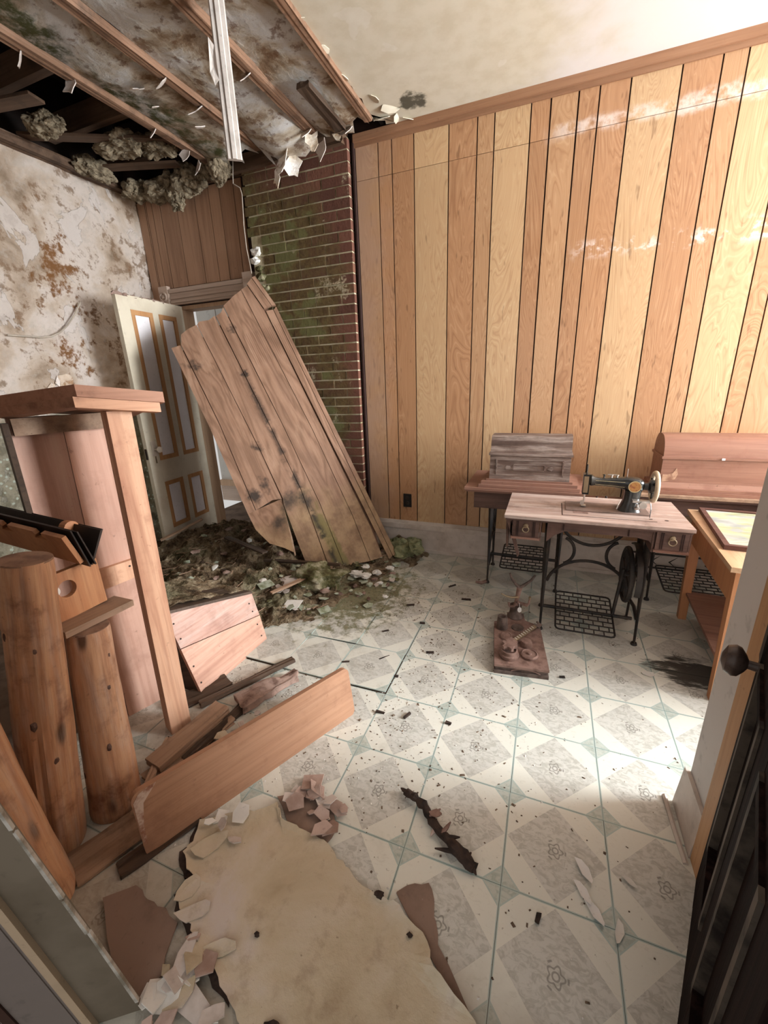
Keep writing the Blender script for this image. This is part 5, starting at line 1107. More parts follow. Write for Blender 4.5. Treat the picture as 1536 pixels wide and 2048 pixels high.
for k, (x, y, l_, a, up_) in enumerate(((-0.63, 1.60, 0.03, 0.2, 1), (-0.60, 1.36, 0.02, 0.1, 0), (-0.72, 1.72, 0.03, 0.9, 0), (-0.50, 1.84, 0.02, 0.3, 0), (-0.30, 1.40, 0.012, 0, 0), (0.16, 1.86, 0.012, 0.2, 0), (-0.48, 1.38, 0.02, 1.2, 0), (-0.75, 2.28, 0.025, 0.4, 0), (-0.80, 1.95, 0.02, 0.7, 0), (-0.62, 2.10, 0.015, 0.2, 0), (-0.9, 1.62, 0.02, 0.4, 0), (-0.85, 1.5, 0.02, 1.5, 0), (0.08, 0.82, 0.012, 1.4, 0), (-0.42, 2.46, 0.03, 0.2, 0), (-0.55, 2.62, 0.03, 0.9, 0))):
    tag(MB().box((-l_, -0.005, 0), (l_, 0.005, 0.008)).jitter(0.002, k).build('wood_splinter', 'burnt', None, False, Matrix.Translation((x, y, 0.0048)) @ Matrix.Rotation(a, 4, 'Z')), 'small dark wood splinter lying on the tile floor', 'splinter', 'wood splinters on the tiles')

# ================================================================== SEWING TABLES
def pull(par, x, y, z, s_=1.0):
    p = MB().lathe([(0.002, -0.008), (0.011*s_, -0.006), (0.013*s_, -0.001), (0.013*s_, 0)], (x, y, z), 'Y', 14).build('pull_plate', 'brass', par)
    MB().tube(arc((x, y-0.009, z-0.018*s_), 0.0155*s_, 0, 345, 18, 'XZ'), 0.003*s_, 6, closed=True).build('pull_ring', 'brass', p, True)
def iron_side(par, x, yf, yb, h, name='iron_leg_frame'):
    """one cast side frame: two splayed legs, waist, braces"""
    fr = thing_child(name, par)
    yc = (yf+yb)/2
    MB().tube([(x, yf+0.035, h), (x, yf+0.045, h-0.07), (x, yf+0.040, h*0.62), (x, yf+0.030, h*0.42), (x, yf+0.012, h*0.2), (x, yf, 0.012)], [0.036, 0.034, 0.026, 0.020, 0.014, 0.013], 8, 0.5, up=(1, 0, 0)).build('leg', 'iron', fr, True)
    MB().tube([(x, yb-0.035, h), (x, yb-0.045, h-0.07), (x, yb-0.040, h*0.62), (x, yb-0.030, h*0.42), (x, yb-0.012, h*0.2), (x, yb, 0.012)], [0.036, 0.034, 0.026, 0.020, 0.014, 0.013], 8, 0.5, up=(1, 0, 0)).build('leg', 'iron', fr, True)
    for y in (yf, yb): MB().lathe([(0.014, 0), (0.017, 0.006), (0.013, 0.018)], (x, y, 0.0), 'Z', 12).build('foot', 'iron', fr)
    MB().box((x-0.012, yf+0.02, h-0.02), (x+0.012, yb-0.02, h)).build('top_flange', 'iron', fr)
    for z, r in ((h*0.50, 0.010), (h*0.22, 0.010)): MB().tube([(x, yf+0.03, z), (x, yc, z+0.02), (x, yb-0.03, z)], r, 8).build('brace', 'iron', fr, True)
    MB().tube([(x, yf+0.04, h*0.55), (x, yc, h*0.72), (x, yb-0.04, h*0.55)], 0.009, 8).build('brace', 'iron', fr, True)
    MB().tube([(x, yf+0.04, h*0.85), (x, yc, h*0.74), (x, yb-0.04, h*0.85)], 0.009, 8).build('brace', 'iron', fr, True)
    return fr
def thing_child(name, par):
    o = bpy.data.objects.new(name, None); COL.objects.link(o); o.parent = par; o.empty_display_size = 0.05; return o
def treadle(par, x0, x1, y0, y1, z0, z1):
    t = thing_child('treadle', par)
    def P(x, y): return (x, y, z0+(z1-z0)*(y-y0)/(y1-y0))
    r = 0.02
    MB().tube([P(x0+r, y0), P(x1-r, y0), P(x1-r*0.3, y0+r*0.3), P(x1, y0+r), P(x1, y1-r), P(x1-r*0.3, y1-r*0.3), P(x1-r, y1), P(x0+r, y1), P(x0+r*0.3, y1-r*0.3), P(x0, y1-r), P(x0, y0+r), P(x0+r*0.3, y0+r*0.3)], 0.0055, 6, closed=True).build('treadle_rim', 'iron', t, True)
    rows = 9
    for k in range(1, rows): y = y0+(y1-y0)*k/rows; MB().tube([P(x0, y), P(x1, y)], 0.0038, 6).build('treadle_bar', 'iron', t)
    for k in range(rows):
        ya, yb = y0+(y1-y0)*k/rows, y0+(y1-y0)*(k+1)/rows; n = 6
        for i in range(n):
            x = x0+(x1-x0)*(i+(0.5 if k % 2 else 0.95))/n
            if x < x1-0.01: MB().tube([P(x, ya), P(x, yb)], 0.0034, 5).build('treadle_slat', 'iron', t)
    return t

# ---- front table
X0, X1, Y0, Y1, ZT1 = -0.178, 0.658, 2.125, 2.585, 0.73
t1 = thing('treadle_table', 'treadle sewing table with bleached wooden top and two small drawers', 'sewing table', (0.24, 2.35, 0))
ox_, oy_ = 0.24, 2.35
def tb_(name, a, b_, mat, par=t1, bev=0.0, sg=1):
    m = MB().box((a[0]-ox_, a[1]-oy_, a[2]), (b_[0]-ox_, b_[1]-oy_, b_[2]))
    if bev: m.bevel(bev, sg)
    return m.build(name, mat, par)
tb_('table_top', (X0, Y0, ZT1-0.016), (X1, Y1, ZT1), 'top_worn', bev=0.004, sg=2)
tb_('top_edge_moulding', (X0+0.006, Y0+0.006, ZT1-0.026), (X1-0.006, Y1-0.006, ZT1-0.016), 'dark_wood', bev=0.003)
tb_('bed_cutout', (0.10, 2.20, ZT1), (0.52, 2.205, ZT1+0.0008), 'groove'); tb_('bed_cutout', (0.10, 2.20, ZT1), (0.104, 2.42, ZT1+0.0008), 'groove')
tb_('throat_plate', (0.155, 2.25, ZT1), (0.225, 2.38, ZT1+0.001), 'rust')
MB().lathe([(0.009, 0), (0.009, 0.0009)], (0.565-ox_, 2.235-oy_, ZT1), 'Z', 12, sy=0.7).build('belt_hole', 'groove', t1)
MB().lathe([(0.008, 0), (0.008, 0.0009)], (0.50-ox_, 2.24-oy_, ZT1), 'Z', 12, sy=0.7).build('belt_hole', 'groove', t1)
# centre apron with shaped ends
MB().prism([(0.035, 0.704), (0.525, 0.704), (0.525, 0.60), (0.49, 0.645), (0.44, 0.655), (0.12, 0.655), (0.075, 0.63), (0.035, 0.59)], 2.165-oy_, 2.185-oy_, Matrix.Translation((-ox_, 0, 0)), 1).build('front_apron', 'dark_wood', t1)
for x in (0.11, 0.40): tb_('apron_bead', (x, 2.160, 0.66), (x+0.005, 2.166, 0.70), 'groove')
for (xa, xb) in ((-0.135, -0.005), (0.515, 0.645)):
    d = tb_('drawer', (xa, 2.150, 0.608), (xb, 2.50, 0.700), 'dark_wood', bev=0.004)
    for x in (xa+0.020, xa+0.028, xb-0.028, xb-0.020): tb_('drawer_bead', (x-0.002, 2.147, 0.615), (x+0.002, 2.151, 0.695), 'groove', d)
    tb_('drawer_lip', (xa-0.006, 2.143, 0.598), (xb+0.006, 2.165, 0.608), 'red_wood', d, 0.003)
    pull(d, (xa+xb)/2-ox_, 2.150-oy_, 0.672)
    for x in (xa-0.012, xb+0.004): tb_('drawer_guide', (x, 2.16, 0.59), (x+0.008, 2.52, 0.704), 'dark_wood')
# folding bracket hanging at the left end
MB().prism([(X0+0.006, 0.704), (X0+0.030, 0.704), (X0+0.085, 0.50), (X0+0.075, 0.485)], 2.16-oy_, 2.178-oy_, Matrix.Translation((-ox_, 0, 0)), 1).build('leaf_bracket', 'dark_wood', t1)
MB().prism([(2.178-oy_, 0.704), (2.50-oy_, 0.704), (2.26-oy_, 0.50)], X0+0.006-ox_, X0+0.018-ox_, None, 0).build('leaf_bracket', 'dark_wood', t1)
iron_side(t1, 0.045-ox_, 2.265-oy_, 2.535-oy_, 0.655); iron_side(t1, 0.525-ox_, 2.265-oy_, 2.535-oy_, 0.655)
# curved rear brace
yb_ = 2.50-oy_; br = thing_child('rear_brace', t1)
cxm = 0.285-ox_
MB().tube(arc((cxm, yb_, 0.665), 0.19, 200, 340, 18, 'XZ', 0.20), 0.0095, 8).build('brace_arc', 'iron', br, True)
MB().tube(arc((cxm, yb_, 0.165), 0.225, 12, 168, 20, 'XZ', 0.20), 0.0095, 8).build('brace_arc', 'iron', br, True)
MB().tube(arc((cxm-0.16, yb_, 0.415), 0.075, -72, 72, 14, 'XZ', 0.085), 0.009, 8).build('brace_arc', 'iron', br, True)
MB().tube(arc((cxm+0.16, yb_, 0.415), 0.075, 108, 252, 14, 'XZ', 0.085), 0.009, 8).build('brace_arc', 'iron', br, True)
treadle(t1, 0.125-ox_, 0.425-ox_, 2.215-oy_, 2.555-oy_, 0.055, 0.115)
MB().tube([(0.045-ox_, 2.40-oy_, 0.085), (0.525-ox_, 2.40-oy_, 0.085)], 0.010, 8).build('treadle_axle', 'iron', t1, True)
fw = MB().tube(arc((0.465-ox_, 2.40-oy_, 0.355), 0.145, 0, 348, 30, 'YZ'), 0.013, 8, 1.0, True).build('flywheel', 'iron', t1, True)
for a in range(4):
    c, s_ = math.cos(a*PI/4+0.3)*0.14, math.sin(a*PI/4+0.3)*0.14
    MB().tube([(0.465-ox_, 2.40-oy_-c, 0.355-s_), (0.465-ox_, 2.40-oy_+c, 0.355+s_)], 0.008, 6).build('spoke', 'iron', fw)
MB().lathe([(0.025, -0.02), (0.025, 0.03)], (0.465-ox_, 2.40-oy_, 0.355), 'X', 14).build('wheel_hub', 'iron', fw)
MB().tube([(0.44-ox_, 2.36-oy_, 0.40), (0.42-ox_, 2.36-oy_, 0.12)], 0.009, 6).build('pitman_rod', 'iron', t1)
MB().tube(arc((0.497-ox_, 2.40-oy_, 0.36), 0.17, 60, 200, 18, 'YZ'), 0.016, 6, 0.4).build('belt_guard', 'iron', t1, True)

# ---- the machine head
sm = thing('sewing_machine', 'black sewing machine head with round gold badge and pale handwheel', 'sewing machine', (0.32, 2.37, ZT1+0.001))
def S_(p): return (p[0]-0.32, p[1]-2.37, p[2]-ZT1-0.001)
def sec(x, y, z, ry, rz, n=16, p=2.6):
    out = []
    for k in range(n):
        a = 2*PI*k/n; c, s_ = math.cos(a), math.sin(a)
        out.append(S_((x, y+ry*math.copysign(abs(c)**(2/p), c), z+rz*math.copysign(abs(s_)**(2/p), s_))))
    return out
my = 2.37
MB().box(S_((0.12, my-0.085, ZT1+0.001)), S_((0.505, my+0.085, ZT1+0.006))).bevel(0.002).build('bed_plate', 'bed', sm)
MB().loft([sec(0.222, my, 0.882, 0.020, 0.024), sec(0.232, my, 0.882, 0.028, 0.030), sec(0.25, my, 0.878, 0.022, 0.023), sec(0.28, my, 0.876, 0.023, 0.021), sec(0.34, my, 0.876, 0.026, 0.024), sec(0.39, my, 0.874, 0.032, 0.032), sec(0.415, my, 0.866, 0.038, 0.042), sec(0.445, my, 0.862, 0.038, 0.044), sec(0.462, my, 0.862, 0.030, 0.036), sec(0.475, my, 0.865, 0.018, 0.018)]).build('arm', 'machine', sm, True)
def hs(z, x0, x1, y0, y1, n=14):
    out = []
    for k in range(n):
        a = 2*PI*k/n; c, s_ = math.cos(a), math.sin(a)
        out.append(S_(((x0+x1)/2+(x1-x0)/2*math.copysign(abs(c)**0.7, c), (y0+y1)/2+(y1-y0)/2*math.copysign(abs(s_)**0.7, s_), z)))
    return out
MB().loft([hs(ZT1+0.006, 0.365, 0.475, my-0.065, my+0.065), hs(0.752, 0.372, 0.468, my-0.058, my+0.058), hs(0.79, 0.388, 0.462, my-0.045, my+0.045), hs(0.84, 0.390, 0.468, my-0.038, my+0.038)]).build('pillar', 'machine', sm, True)
MB().box(S_((0.193, my-0.024, 0.808)), S_((0.224, my+0.024, 0.915))).bevel(0.005, 2).build('head', 'machine', sm)
MB().box(S_((0.196, my-0.0265, 0.818)), S_((0.218, my-0.024, 0.905))).bevel(0.002).build('face_plate', 'brass', sm)
MB().tube([S_((0.207, my, 0.965)), S_((0.207, my, 0.91))], 0.004, 8).build('presser_bar', 'machine', sm)
MB().tube([S_((0.207, my, 0.81)), S_((0.207, my, 0.765))], 0.0045, 8).build('needle_bar', 'chrome', sm)
MB().tube([S_((0.207, my, 0.77)), S_((0.207, my, 0.737))], 0.0016, 6).build('needle', 'chrome', sm)
MB().box(S_((0.196, my-0.02, 0.741)), S_((0.218, my+0.008, 0.746))).bevel(0.001).build('presser_foot', 'chrome', sm)
MB().box(S_((0.190, my-0.012, 0.748)), S_((0.205, my-0.004, 0.77))).build('thread_guide', 'chrome', sm)
bd = MB().lathe([(0.029, -0.044), (0.029, -0.040), (0.025, -0.040)], S_((0.428, my, 0.866)), 'Y', 26).build('badge_ring', 'badge_rim', sm)
MB().lathe([(0.0245, -0.0455), (0.0245, -0.041)], S_((0.428, my, 0.866)), 'Y', 26).build('badge', 'gold', bd)
for x in (0.290, 0.325, 0.350):
    MB().lathe([(0.004, 0), (0.004, 0.016), (0.008, 0.017), (0.008, 0.020), (0.002, 0.021)], S_((x, my, 0.895)), 'Z', 10).build('oil_knob', 'chrome' if x > 0.3 else 'machine', sm)
MB().box(S_((0.305, my-0.006, 0.914)), S_((0.345, my-0.002, 0.918))).build('thread_lever', 'chrome', sm)
MB().tube([S_((0.395, my+0.005, 0.90)), S_((0.395, my+0.005, 0.948))], 0.0022, 6).build('spool_pin', 'chrome', sm)
MB().tube([S_((0.25, my-0.025, 0.886)), S_((0.34, my-0.0268, 0.884)), S_((0.385, my-0.033, 0.885))], 0.0008, 4).build('gold_line', 'badge_rim', sm)
MB().tube([S_((0.25, my-0.0235, 0.866)), S_((0.34, my-0.0268, 0.862)), S_((0.385, my-0.033, 0.858))], 0.0008, 4).build('gold_line', 'badge_rim', sm)
wh = MB().tube(arc(S_((0.520, my, 0.862)), 0.070, 0, 350, 36, 'YZ'), 0.0115, 10, 1.0, True).build('handwheel_rim', 'wheel_rim', sm, True)
for a in range(3):
    c, s_ = math.cos(a*2*PI/3+0.5)*0.066, math.sin(a*2*PI/3+0.5)*0.066; p0 = S_((0.515, my, 0.862))
    MB().tube([p0, (p0[0]+0.003, p0[1]+c, p0[2]+s_)], 0.008, 6).build('wheel_spoke', 'machine', wh)
MB().lathe([(0.018, -0.045), (0.020, -0.02), (0.034, -0.012), (0.034, 0.006), (0.016, 0.012)], S_((0.512, my, 0.862)), 'X', 18).build('wheel_hub', 'machine', wh, True)
# bobbin winder on the pillar
bw_ = MB().box(S_((0.42, my-0.088, 0.796)), S_((0.495, my-0.050, 0.806))).bevel(0.002).build('winder_arm', 'chrome', sm)
MB().lathe([(0.018, -0.012), (0.018, 0.0), (0.010, 0.004)], S_((0.465, my-0.085, 0.786)), 'Y', 16).build('winder_wheel', 'chrome', bw_)
MB().lathe([(0.010, 0), (0.014, 0.01), (0.006, 0.016), (0.006, 0.03)], S_((0.445, my-0.07, 0.756)), 'Z', 12).build('winder_cup', 'chrome', bw_)
MB().tube([S_((0.495, my-0.10, 0.80)), S_((0.497, my-0.115, 0.775)), S_((0.495, my-0.125, 0.735))], 0.0018, 6).build('winder_wire', 'machine', bw_)
MB().tube([S_((0.375, my-0.05, 0.80)), S_((0.36, my-0.075, 0.775)), S_((0.355, my-0.078, 0.755))], 0.003, 6).build('knee_wire', 'chrome', sm)

# ---- rear left table and its dark coffin-top case
ox2, oy2 = -0.13, 2.88
t2 = thing('treadle_table', 'reddish sewing table against the panelling, carrying the weathered case', 'sewing table', (ox2, oy2, 0))
def bx2(par, o, name, a, b_, mat, bev=0.0, sg=1):
    m = MB().box((a[0]-o[0], a[1]-o[1], a[2]-o[2]), (b_[0]-o[0], b_[1]-o[1], b_[2]-o[2]))
    if bev: m.bevel(bev, sg)
    return m.build(name, mat, par)
o2 = (ox2, oy2, 0)
bx2(t2, o2, 'table_top', (-0.48, 2.605, 0.725), (0.235, 3.145, 0.742), 'red_wood', 0.004, 2)
bx2(t2, o2, 'top_edge_moulding', (-0.47, 2.615, 0.712), (0.23, 3.14, 0.725), 'red_wood', 0.003)
bx2(t2, o2, 'front_apron', (-0.42, 2.64, 0.60), (0.20, 2.66, 0.712), 'dark_wood')
bx2(t2, o2, 'side_apron', (-0.42, 2.66, 0.60), (-0.40, 3.12, 0.712), 'red_wood')
iron_side(t2, -0.325-ox2, 2.755-oy2, 3.07-oy2, 0.60); iron_side(t2, 0.13-ox2, 2.755-oy2, 3.07-oy2, 0.60)
treadle(t2, -0.24-ox2, 0.04-ox2, 2.70-oy2, 3.05-oy2, 0.16, 0.20)
MB().tube([(-0.325-ox2, 2.88-oy2, 0.18), (0.13-ox2, 2.88-oy2, 0.18)], 0.011, 8).build('treadle_axle', 'iron', t2, True)
MB().tube(arc((0.06-ox2, 2.95-oy2, 0.38), 0.14, 0, 348, 26, 'YZ'), 0.013, 8, 1.0, True).build('flywheel', 'iron', t2, True)
MB().tube(arc((-0.10-ox2, 3.03-oy2, 0.64), 0.2, 190, 350, 16, 'XZ'), 0.010, 8).build('brace_arc', 'iron', t2, True)
MB().tube([(-0.325-ox2, 2.76-oy2, 0.012), (-0.36-ox2, 2.72-oy2, 0.012), (-0.40-ox2, 2.715-oy2, 0.018)], [0.014, 0.012, 0.008], 8).build('claw_foot', 'rust', t2, True)
def case(label, c, w, d, h, mats, seed, steps, insetpanel=True, group=None):
    t = thing('sewing_case', label, 'sewing case', c)
    z = 0
    for (gr, th) in steps:
        MB().box((-w/2-gr, -d/2-gr, z), (w/2+gr, d/2+gr, z+th)).bevel(min(0.006, th*0.35), 2).build('base_moulding', mats[1], t); z += th
    bh_ = h*0.56
    MB().hexa([(-w/2, -d/2, z), (w/2, -d/2, z), (w/2, d/2, z), (-w/2, d/2, z)], [(-w/2, -d/2, z+bh_), (w/2, -d/2, z+bh_), (w/2, d/2, z+bh_), (-w/2, d/2, z+bh_)]).build('body', mats[0], t)
    MB().prism([(-d/2-0.012, z), (-d/2-0.004, z), (-d/2, z+0.03), (-d/2-0.002, z+0.03)], -w/2, w/2, None, 0).build('skirt', mats[0], t)
    MB().box((-w/2-0.008, -d/2-0.008, z+bh_), (w/2+0.008, d/2+0.008, z+bh_+0.014)).bevel(0.004, 2).build('lid_moulding', mats[0], t)
    z2 = z+bh_+0.014; rise = h-bh_-0.014
    prof = [(-d/2, 0)]+([(-d/2+0.02+(d*0.26-0.02)*(1-math.cos(a)), rise*math.sin(a)) for a in [i*PI/2/6 for i in range(1, 7)]] if insetpanel else [(-d/2+0.004+d*0.40*(1-math.cos(a)), rise*math.sin(a)**0.8) for a in [i*PI/2/10 for i in range(1, 11)]])
    prof = prof+[(-p[0], p[1]) for p in reversed(prof)]
    MB().prism([(p[0], z2+p[1]) for p in prof], -w/2, w/2, None, 0).build('coffin_lid', mats[0], t, True)
    if insetpanel:
        f = -d/2; zc = z+bh_*0.5
        for (a, b_, c_, d_) in ((-w*0.42, w*0.42, zc+0.045, zc+0.051), (-w*0.42, w*0.42, zc-0.05, zc-0.044), (-w*0.42, -w*0.405, zc-0.044, zc+0.045), (w*0.405, w*0.42, zc-0.044, zc+0.045)):
            MB().box((a, f-0.004, c_), (b_, f, d_)).bevel(0.0015).build('panel_bead', mats[0], t)
        for (a, b_, c_, d_) in ((-w*0.19, w*0.19, zc+0.016, zc+0.021), (-w*0.19, w*0.19, zc-0.018, zc-0.013), (-w*0.205, -w*0.19, zc-0.013, zc+0.016), (w*0.19, w*0.205, zc-0.013, zc+0.016)):
            MB().box((a, f-0.004, c_), (b_, f, d_)).bevel(0.0015).build('carved_border', mats[0], t)
        MB().prism([(-w*0.3, zc), (-w*0.28, zc+0.014), (-w*0.24, zc+0.006), (-w*0.225, zc), (-w*0.24, zc-0.006), (-w*0.28, zc-0.014)], f-0.003, f, None, 1).build('carved_scroll', mats[0], t)
        MB().prism([(w*0.3, zc), (w*0.28, zc+0.014), (w*0.24, zc+0.006), (w*0.225, zc), (w*0.24, zc-0.006), (w*0.28, zc-0.014)], f-0.003, f, None, 1).build('carved_scroll', mats[0], t)
    return t, z, bh_
case('weathered grey brown coffin-lid sewing case with carved front panel', (-0.095, 2.80, 0.743), 0.475, 0.24, 0.268, ('case_dark', 'red_wood'), 1, ((0.060, 0.020), (0.045, 0.018), (0.018, 0.012)))
# ---- rear right table and its reddish case
ox3, oy3 = 0.95, 2.88
t3 = thing('treadle_table', 'worn brown sewing table under the reddish case, against the wall', 'sewing table', (ox3, oy3, 0)); o3 = (ox3, oy3, 0)
bx2(t3, o3, 'table_top', (0.50, 2.735, 0.712), (1.42, 3.15, 0.728), 'board', 0.004, 2)
bx2(t3, o3, 'top_edge_moulding', (0.51, 2.742, 0.70), (1.41, 3.14, 0.712), 'dark_wood', 0.003)
bx2(t3, o3, 'front_apron', (0.55, 2.77, 0.60), (1.37, 2.79, 0.70), 'dark_wood')
iron_side(t3, 0.68-ox3, 2.82-oy3, 3.09-oy3, 0.60); iron_side(t3, 1.22-ox3, 2.82-oy3, 3.09-oy3, 0.60)
treadle(t3, 0.76-ox3, 1.12-ox3, 2.78-oy3, 3.09-oy3, 0.10, 0.14)
fl_ = thing_child('lattice_brace', t3)
for k in range(6):
    xk = 0.62+k*0.10
    MB().tube([(xk-ox3, 3.02-oy3, 0.20), (xk+0.05-ox3, 3.02-oy3, 0.245), (xk+0.10-ox3, 3.02-oy3, 0.20), (xk+0.05-ox3, 3.02-oy3, 0.155)], 0.006, 6, closed=True).build('lattice_loop', 'iron', fl_, True)
for z in (0.15, 0.25): MB().tube([(0.60-ox3, 3.02-oy3, z), (1.25-ox3, 3.02-oy3, z)], 0.007, 6).build('lattice_bar', 'iron', fl_)
MB().tube(arc((1.13-ox3, 2.93-oy3, 0.36), 0.15, 0, 348, 26, 'YZ'), 0.013, 8, 1.0, True).build('flywheel', 'iron', t3, True)
t_, zc_, bh_ = case('larger reddish brown coffin-lid sewing case with torn veneer', (0.945, 2.93, 0.729), 0.62, 0.26, 0.30, ('case_red', 'case_red'), 2, ((0.035, 0.016), (0.024, 0.018)), False)
MB().prism([(-0.30, zc_+0.03), (-0.235, zc_+0.05), (-0.225, zc_+0.08), (-0.235, zc_+0.115), (-0.25, zc_+0.085), (-0.275, zc_+0.075), (-0.30, zc_+0.075)], -0.1315, -0.129, None, 1).build('torn_veneer_patch', 'torn', t_)
MB().box((-0.035, -0.142, zc_+bh_+0.001), (-0.02, -0.136, zc_+bh_+0.012)).build('catch', 'tag_white', t_)
# leaning frame behind the machine
lf = thing('small_dark_frame', 'small dark stand of two bars behind the sewing machine', 'frame', (0.33, 2.66, 0.743))
MB().tube([(-0.03, 0, 0.11), (0.0, 0.0, 0.0)], 0.006, 6).build('bar', 'metal_dark', lf); MB().tube([(0.02, 0.02, 0.11), (0.06, 0.02, 0.0)], 0.006, 6).build('bar', 'metal_dark', lf); MB().tube([(-0.0, 0.0, 0.005), (0.06, 0.02, 0.005)], 0.006, 6).build('bar', 'metal_dark', lf)
lf.location.z = 0.0; lf.location = (0.33, 2.66, 0.608)
bx2(t3, o3, 'side_leaf', (0.245, 2.62, 0.59), (0.50, 3.10, 0.606), 'red_wood', 0.003)

# ================================================================== RIGHT SCHOOL TABLE
ra_ = math.radians(-3.5)
tm_ = Matrix.Translation((0.735, 1.90, 0)) @ Matrix.Rotation(ra_, 4, 'Z')
tr_ = thing('school_table', 'orange-brown wooden work table with lower shelf at right', 'table', mtx=tm_)
def rb_(name, a, b_, mat, bev=0.003, par=tr_): return MB().box(a, b_).bevel(bev, 2).build(name, mat, par)
TW, TD, TZ = 0.80, 0.80, 0.665
rb_('table_top', (-0.012, -0.015, TZ-0.022), (TW, TD, TZ), 'table_orange_top')
for (x, y) in ((0.012, 0.005), (TW-0.065, 0.005), (0.012, TD-0.075), (TW-0.065, TD-0.075)):
    dx = 0.012 if x < 0.3 else -0.012
    MB().hexa([(x+0.006+dx, y+0.006, 0), (x+0.046+dx, y+0.006, 0), (x+0.046+dx, y+0.046, 0), (x+0.006+dx, y+0.046, 0)], [(x, y, TZ-0.022), (x+0.052, y, TZ-0.022), (x+0.052, y+0.052, TZ-0.022), (x, y+0.052, TZ-0.022)]).bevel(0.003).build('leg', 'table_orange', tr_)
rb_('apron', (0.064, 0.012, TZ-0.13), (TW-0.066, 0.03, TZ-0.022), 'table_orange'); rb_('apron', (0.016, 0.057, TZ-0.17), (0.034, TD-0.075, TZ-0.022), 'table_orange')
rb_('apron', (0.064, TD-0.045, TZ-0.13), (TW-0.066, TD-0.03, TZ-0.022), 'table_orange'); rb_('apron', (TW-0.035, 0.057, TZ-0.15), (TW-0.018, TD-0.075, TZ-0.022), 'table_orange')
dwr = rb_('drawer_front', (0.10, 0.004, TZ-0.115), (TW-0.10, 0.012, TZ-0.035), 'table_orange')
rb_('lower_rail', (0.064, 0.02, 0.115), (TW-0.066, 0.038, 0.165), 'table_orange'); rb_('lower_rail', (0.064, TD-0.06, 0.115), (TW-0.066, TD-0.042, 0.165), 'table_orange')
rb_('lower_shelf', (0.045, 0.05, 0.166), (TW-0.03, TD-0.05, 0.182), 'red_wood')
MB().box((0.07, 0.0, 0.165), (0.16, 0.05, 0.185)).jitter(0.004, 3).build('shelf_scrap', 'shard_p', tr_)
# framed picture lying on it
pm = Matrix.Translation((0.755, 2.085, TZ+0.001)) @ Matrix.Rotation(math.radians(-6), 4, 'Z')
pf = thing('framed_picture', 'dark framed pale landscape picture lying flat on the orange table', 'picture', mtx=pm)
PW, PD = 0.44, 0.60
for (a, b_) in (((0, 0), (PW, 0.022)), ((0, PD-0.022), (PW, PD)), ((0, 0.022), (0.022, PD-0.022)), ((PW-0.022, 0.022), (PW, PD-0.022))):
    MB().box((a[0], a[1], 0), (b_[0], b_[1], 0.020)).bevel(0.003).build('frame_rail', 'frame_dark', pf)
MB().box((0.020, 0.020, 0.004), (PW-0.020, PD-0.020, 0.012)).build('print', 'picture', pf)

# ================================================================== RUSTY SCALE
sm_ = frame((-0.055, 2.0, 0.0045), (0.985, 0.105, 0), (0, 0, 1)) @ Matrix.Rotation(math.radians(1), 4, 'Z')
sc = thing('counter_scale', 'rusty old counter scale with forked arm standing on the tiles', 'scale', mtx=sm_)
MB().prism([(-0.128, -0.195), (0.130, -0.195), (0.125, 0.195), (0.045, 0.235), (0.04, 0.31), (-0.05, 0.31), (-0.055, 0.235), (-0.128, 0.195)], 0.0, 0.018).bevel(0.003).build('base_plinth', 'rust_d', sc)
MB().prism([(-0.122, -0.185), (0.124, -0.185), (0.119, 0.19), (0.043, 0.23), (0.038, 0.305), (-0.048, 0.305), (-0.053, 0.23), (-0.122, 0.19)], 0.018, 0.040).bevel(0.004).build('base_body', 'rust_d', sc)
MB().prism([(-0.128, -0.195), (0.130, -0.195), (0.124, 0.195), (0.046, 0.236), (0.042, 0.312), (-0.052, 0.312), (-0.057, 0.236), (-0.128, 0.195)], 0.040, 0.052).bevel(0.004, 2).build('base_top', 'rust', sc)
MB().tube(arc((0.02, -0.187, 0.004), 0.075, 20, 150, 14, 'XZ', 0.032), 0.004, 6).build('cast_scroll', 'rust', sc, True)
MB().lathe([(0.044, 0.052), (0.046, 0.058), (0.040, 0.066), (0.034, 0.080), (0.030, 0.115), (0.034, 0.120), (0.034, 0.128)], (-0.008, 0.272, 0), 'Z', 20).build('pillar', 'rust_d', sc, True)
yk = thing_child('fork_arm', sc)
MB().tube([(-0.008, 0.272, 0.125), (-0.004, 0.270, 0.17), (0.002, 0.268, 0.215), (0.006, 0.266, 0.25)], [0.014, 0.011, 0.014, 0.016], 10).build('stem', 'rust', yk, True)
MB().tube([(0.006, 0.266, 0.245), (-0.018, 0.266, 0.270), (-0.042, 0.264, 0.305), (-0.052, 0.262, 0.335)], [0.012, 0.009, 0.008, 0.006], 8).build('fork_prong', 'rust_d', yk, True)
MB().tube([(0.006, 0.266, 0.245), (0.035, 0.266, 0.270), (0.065, 0.264, 0.300), (0.085, 0.262, 0.335)], [0.012, 0.009, 0.008, 0.006], 8).build('fork_prong', 'rust_d', yk, True)
MB().tube([(0.0, 0.262, 0.188), (-0.03, 0.25, 0.188), (-0.065, 0.235, 0.20), (-0.095, 0.222, 0.222)], [0.008, 0.007, 0.006, 0.003], 8).build('horn', 'brass', yk, True)
MB().tube([(-0.05, 0.25, 0.155), (-0.045, 0.24, 0.135), (-0.02, 0.235, 0.142), (-0.008, 0.24, 0.16)], 0.008, 8).build('bracket', 'rust', yk, True)
MB().tube([(0.0, 0.25, 0.158), (0.05, 0.235, 0.155), (0.058, 0.232, 0.165), (0.062, 0.23, 0.20)], [0.010, 0.010, 0.007, 0.005], 8).build('bracket', 'rust', yk, True)
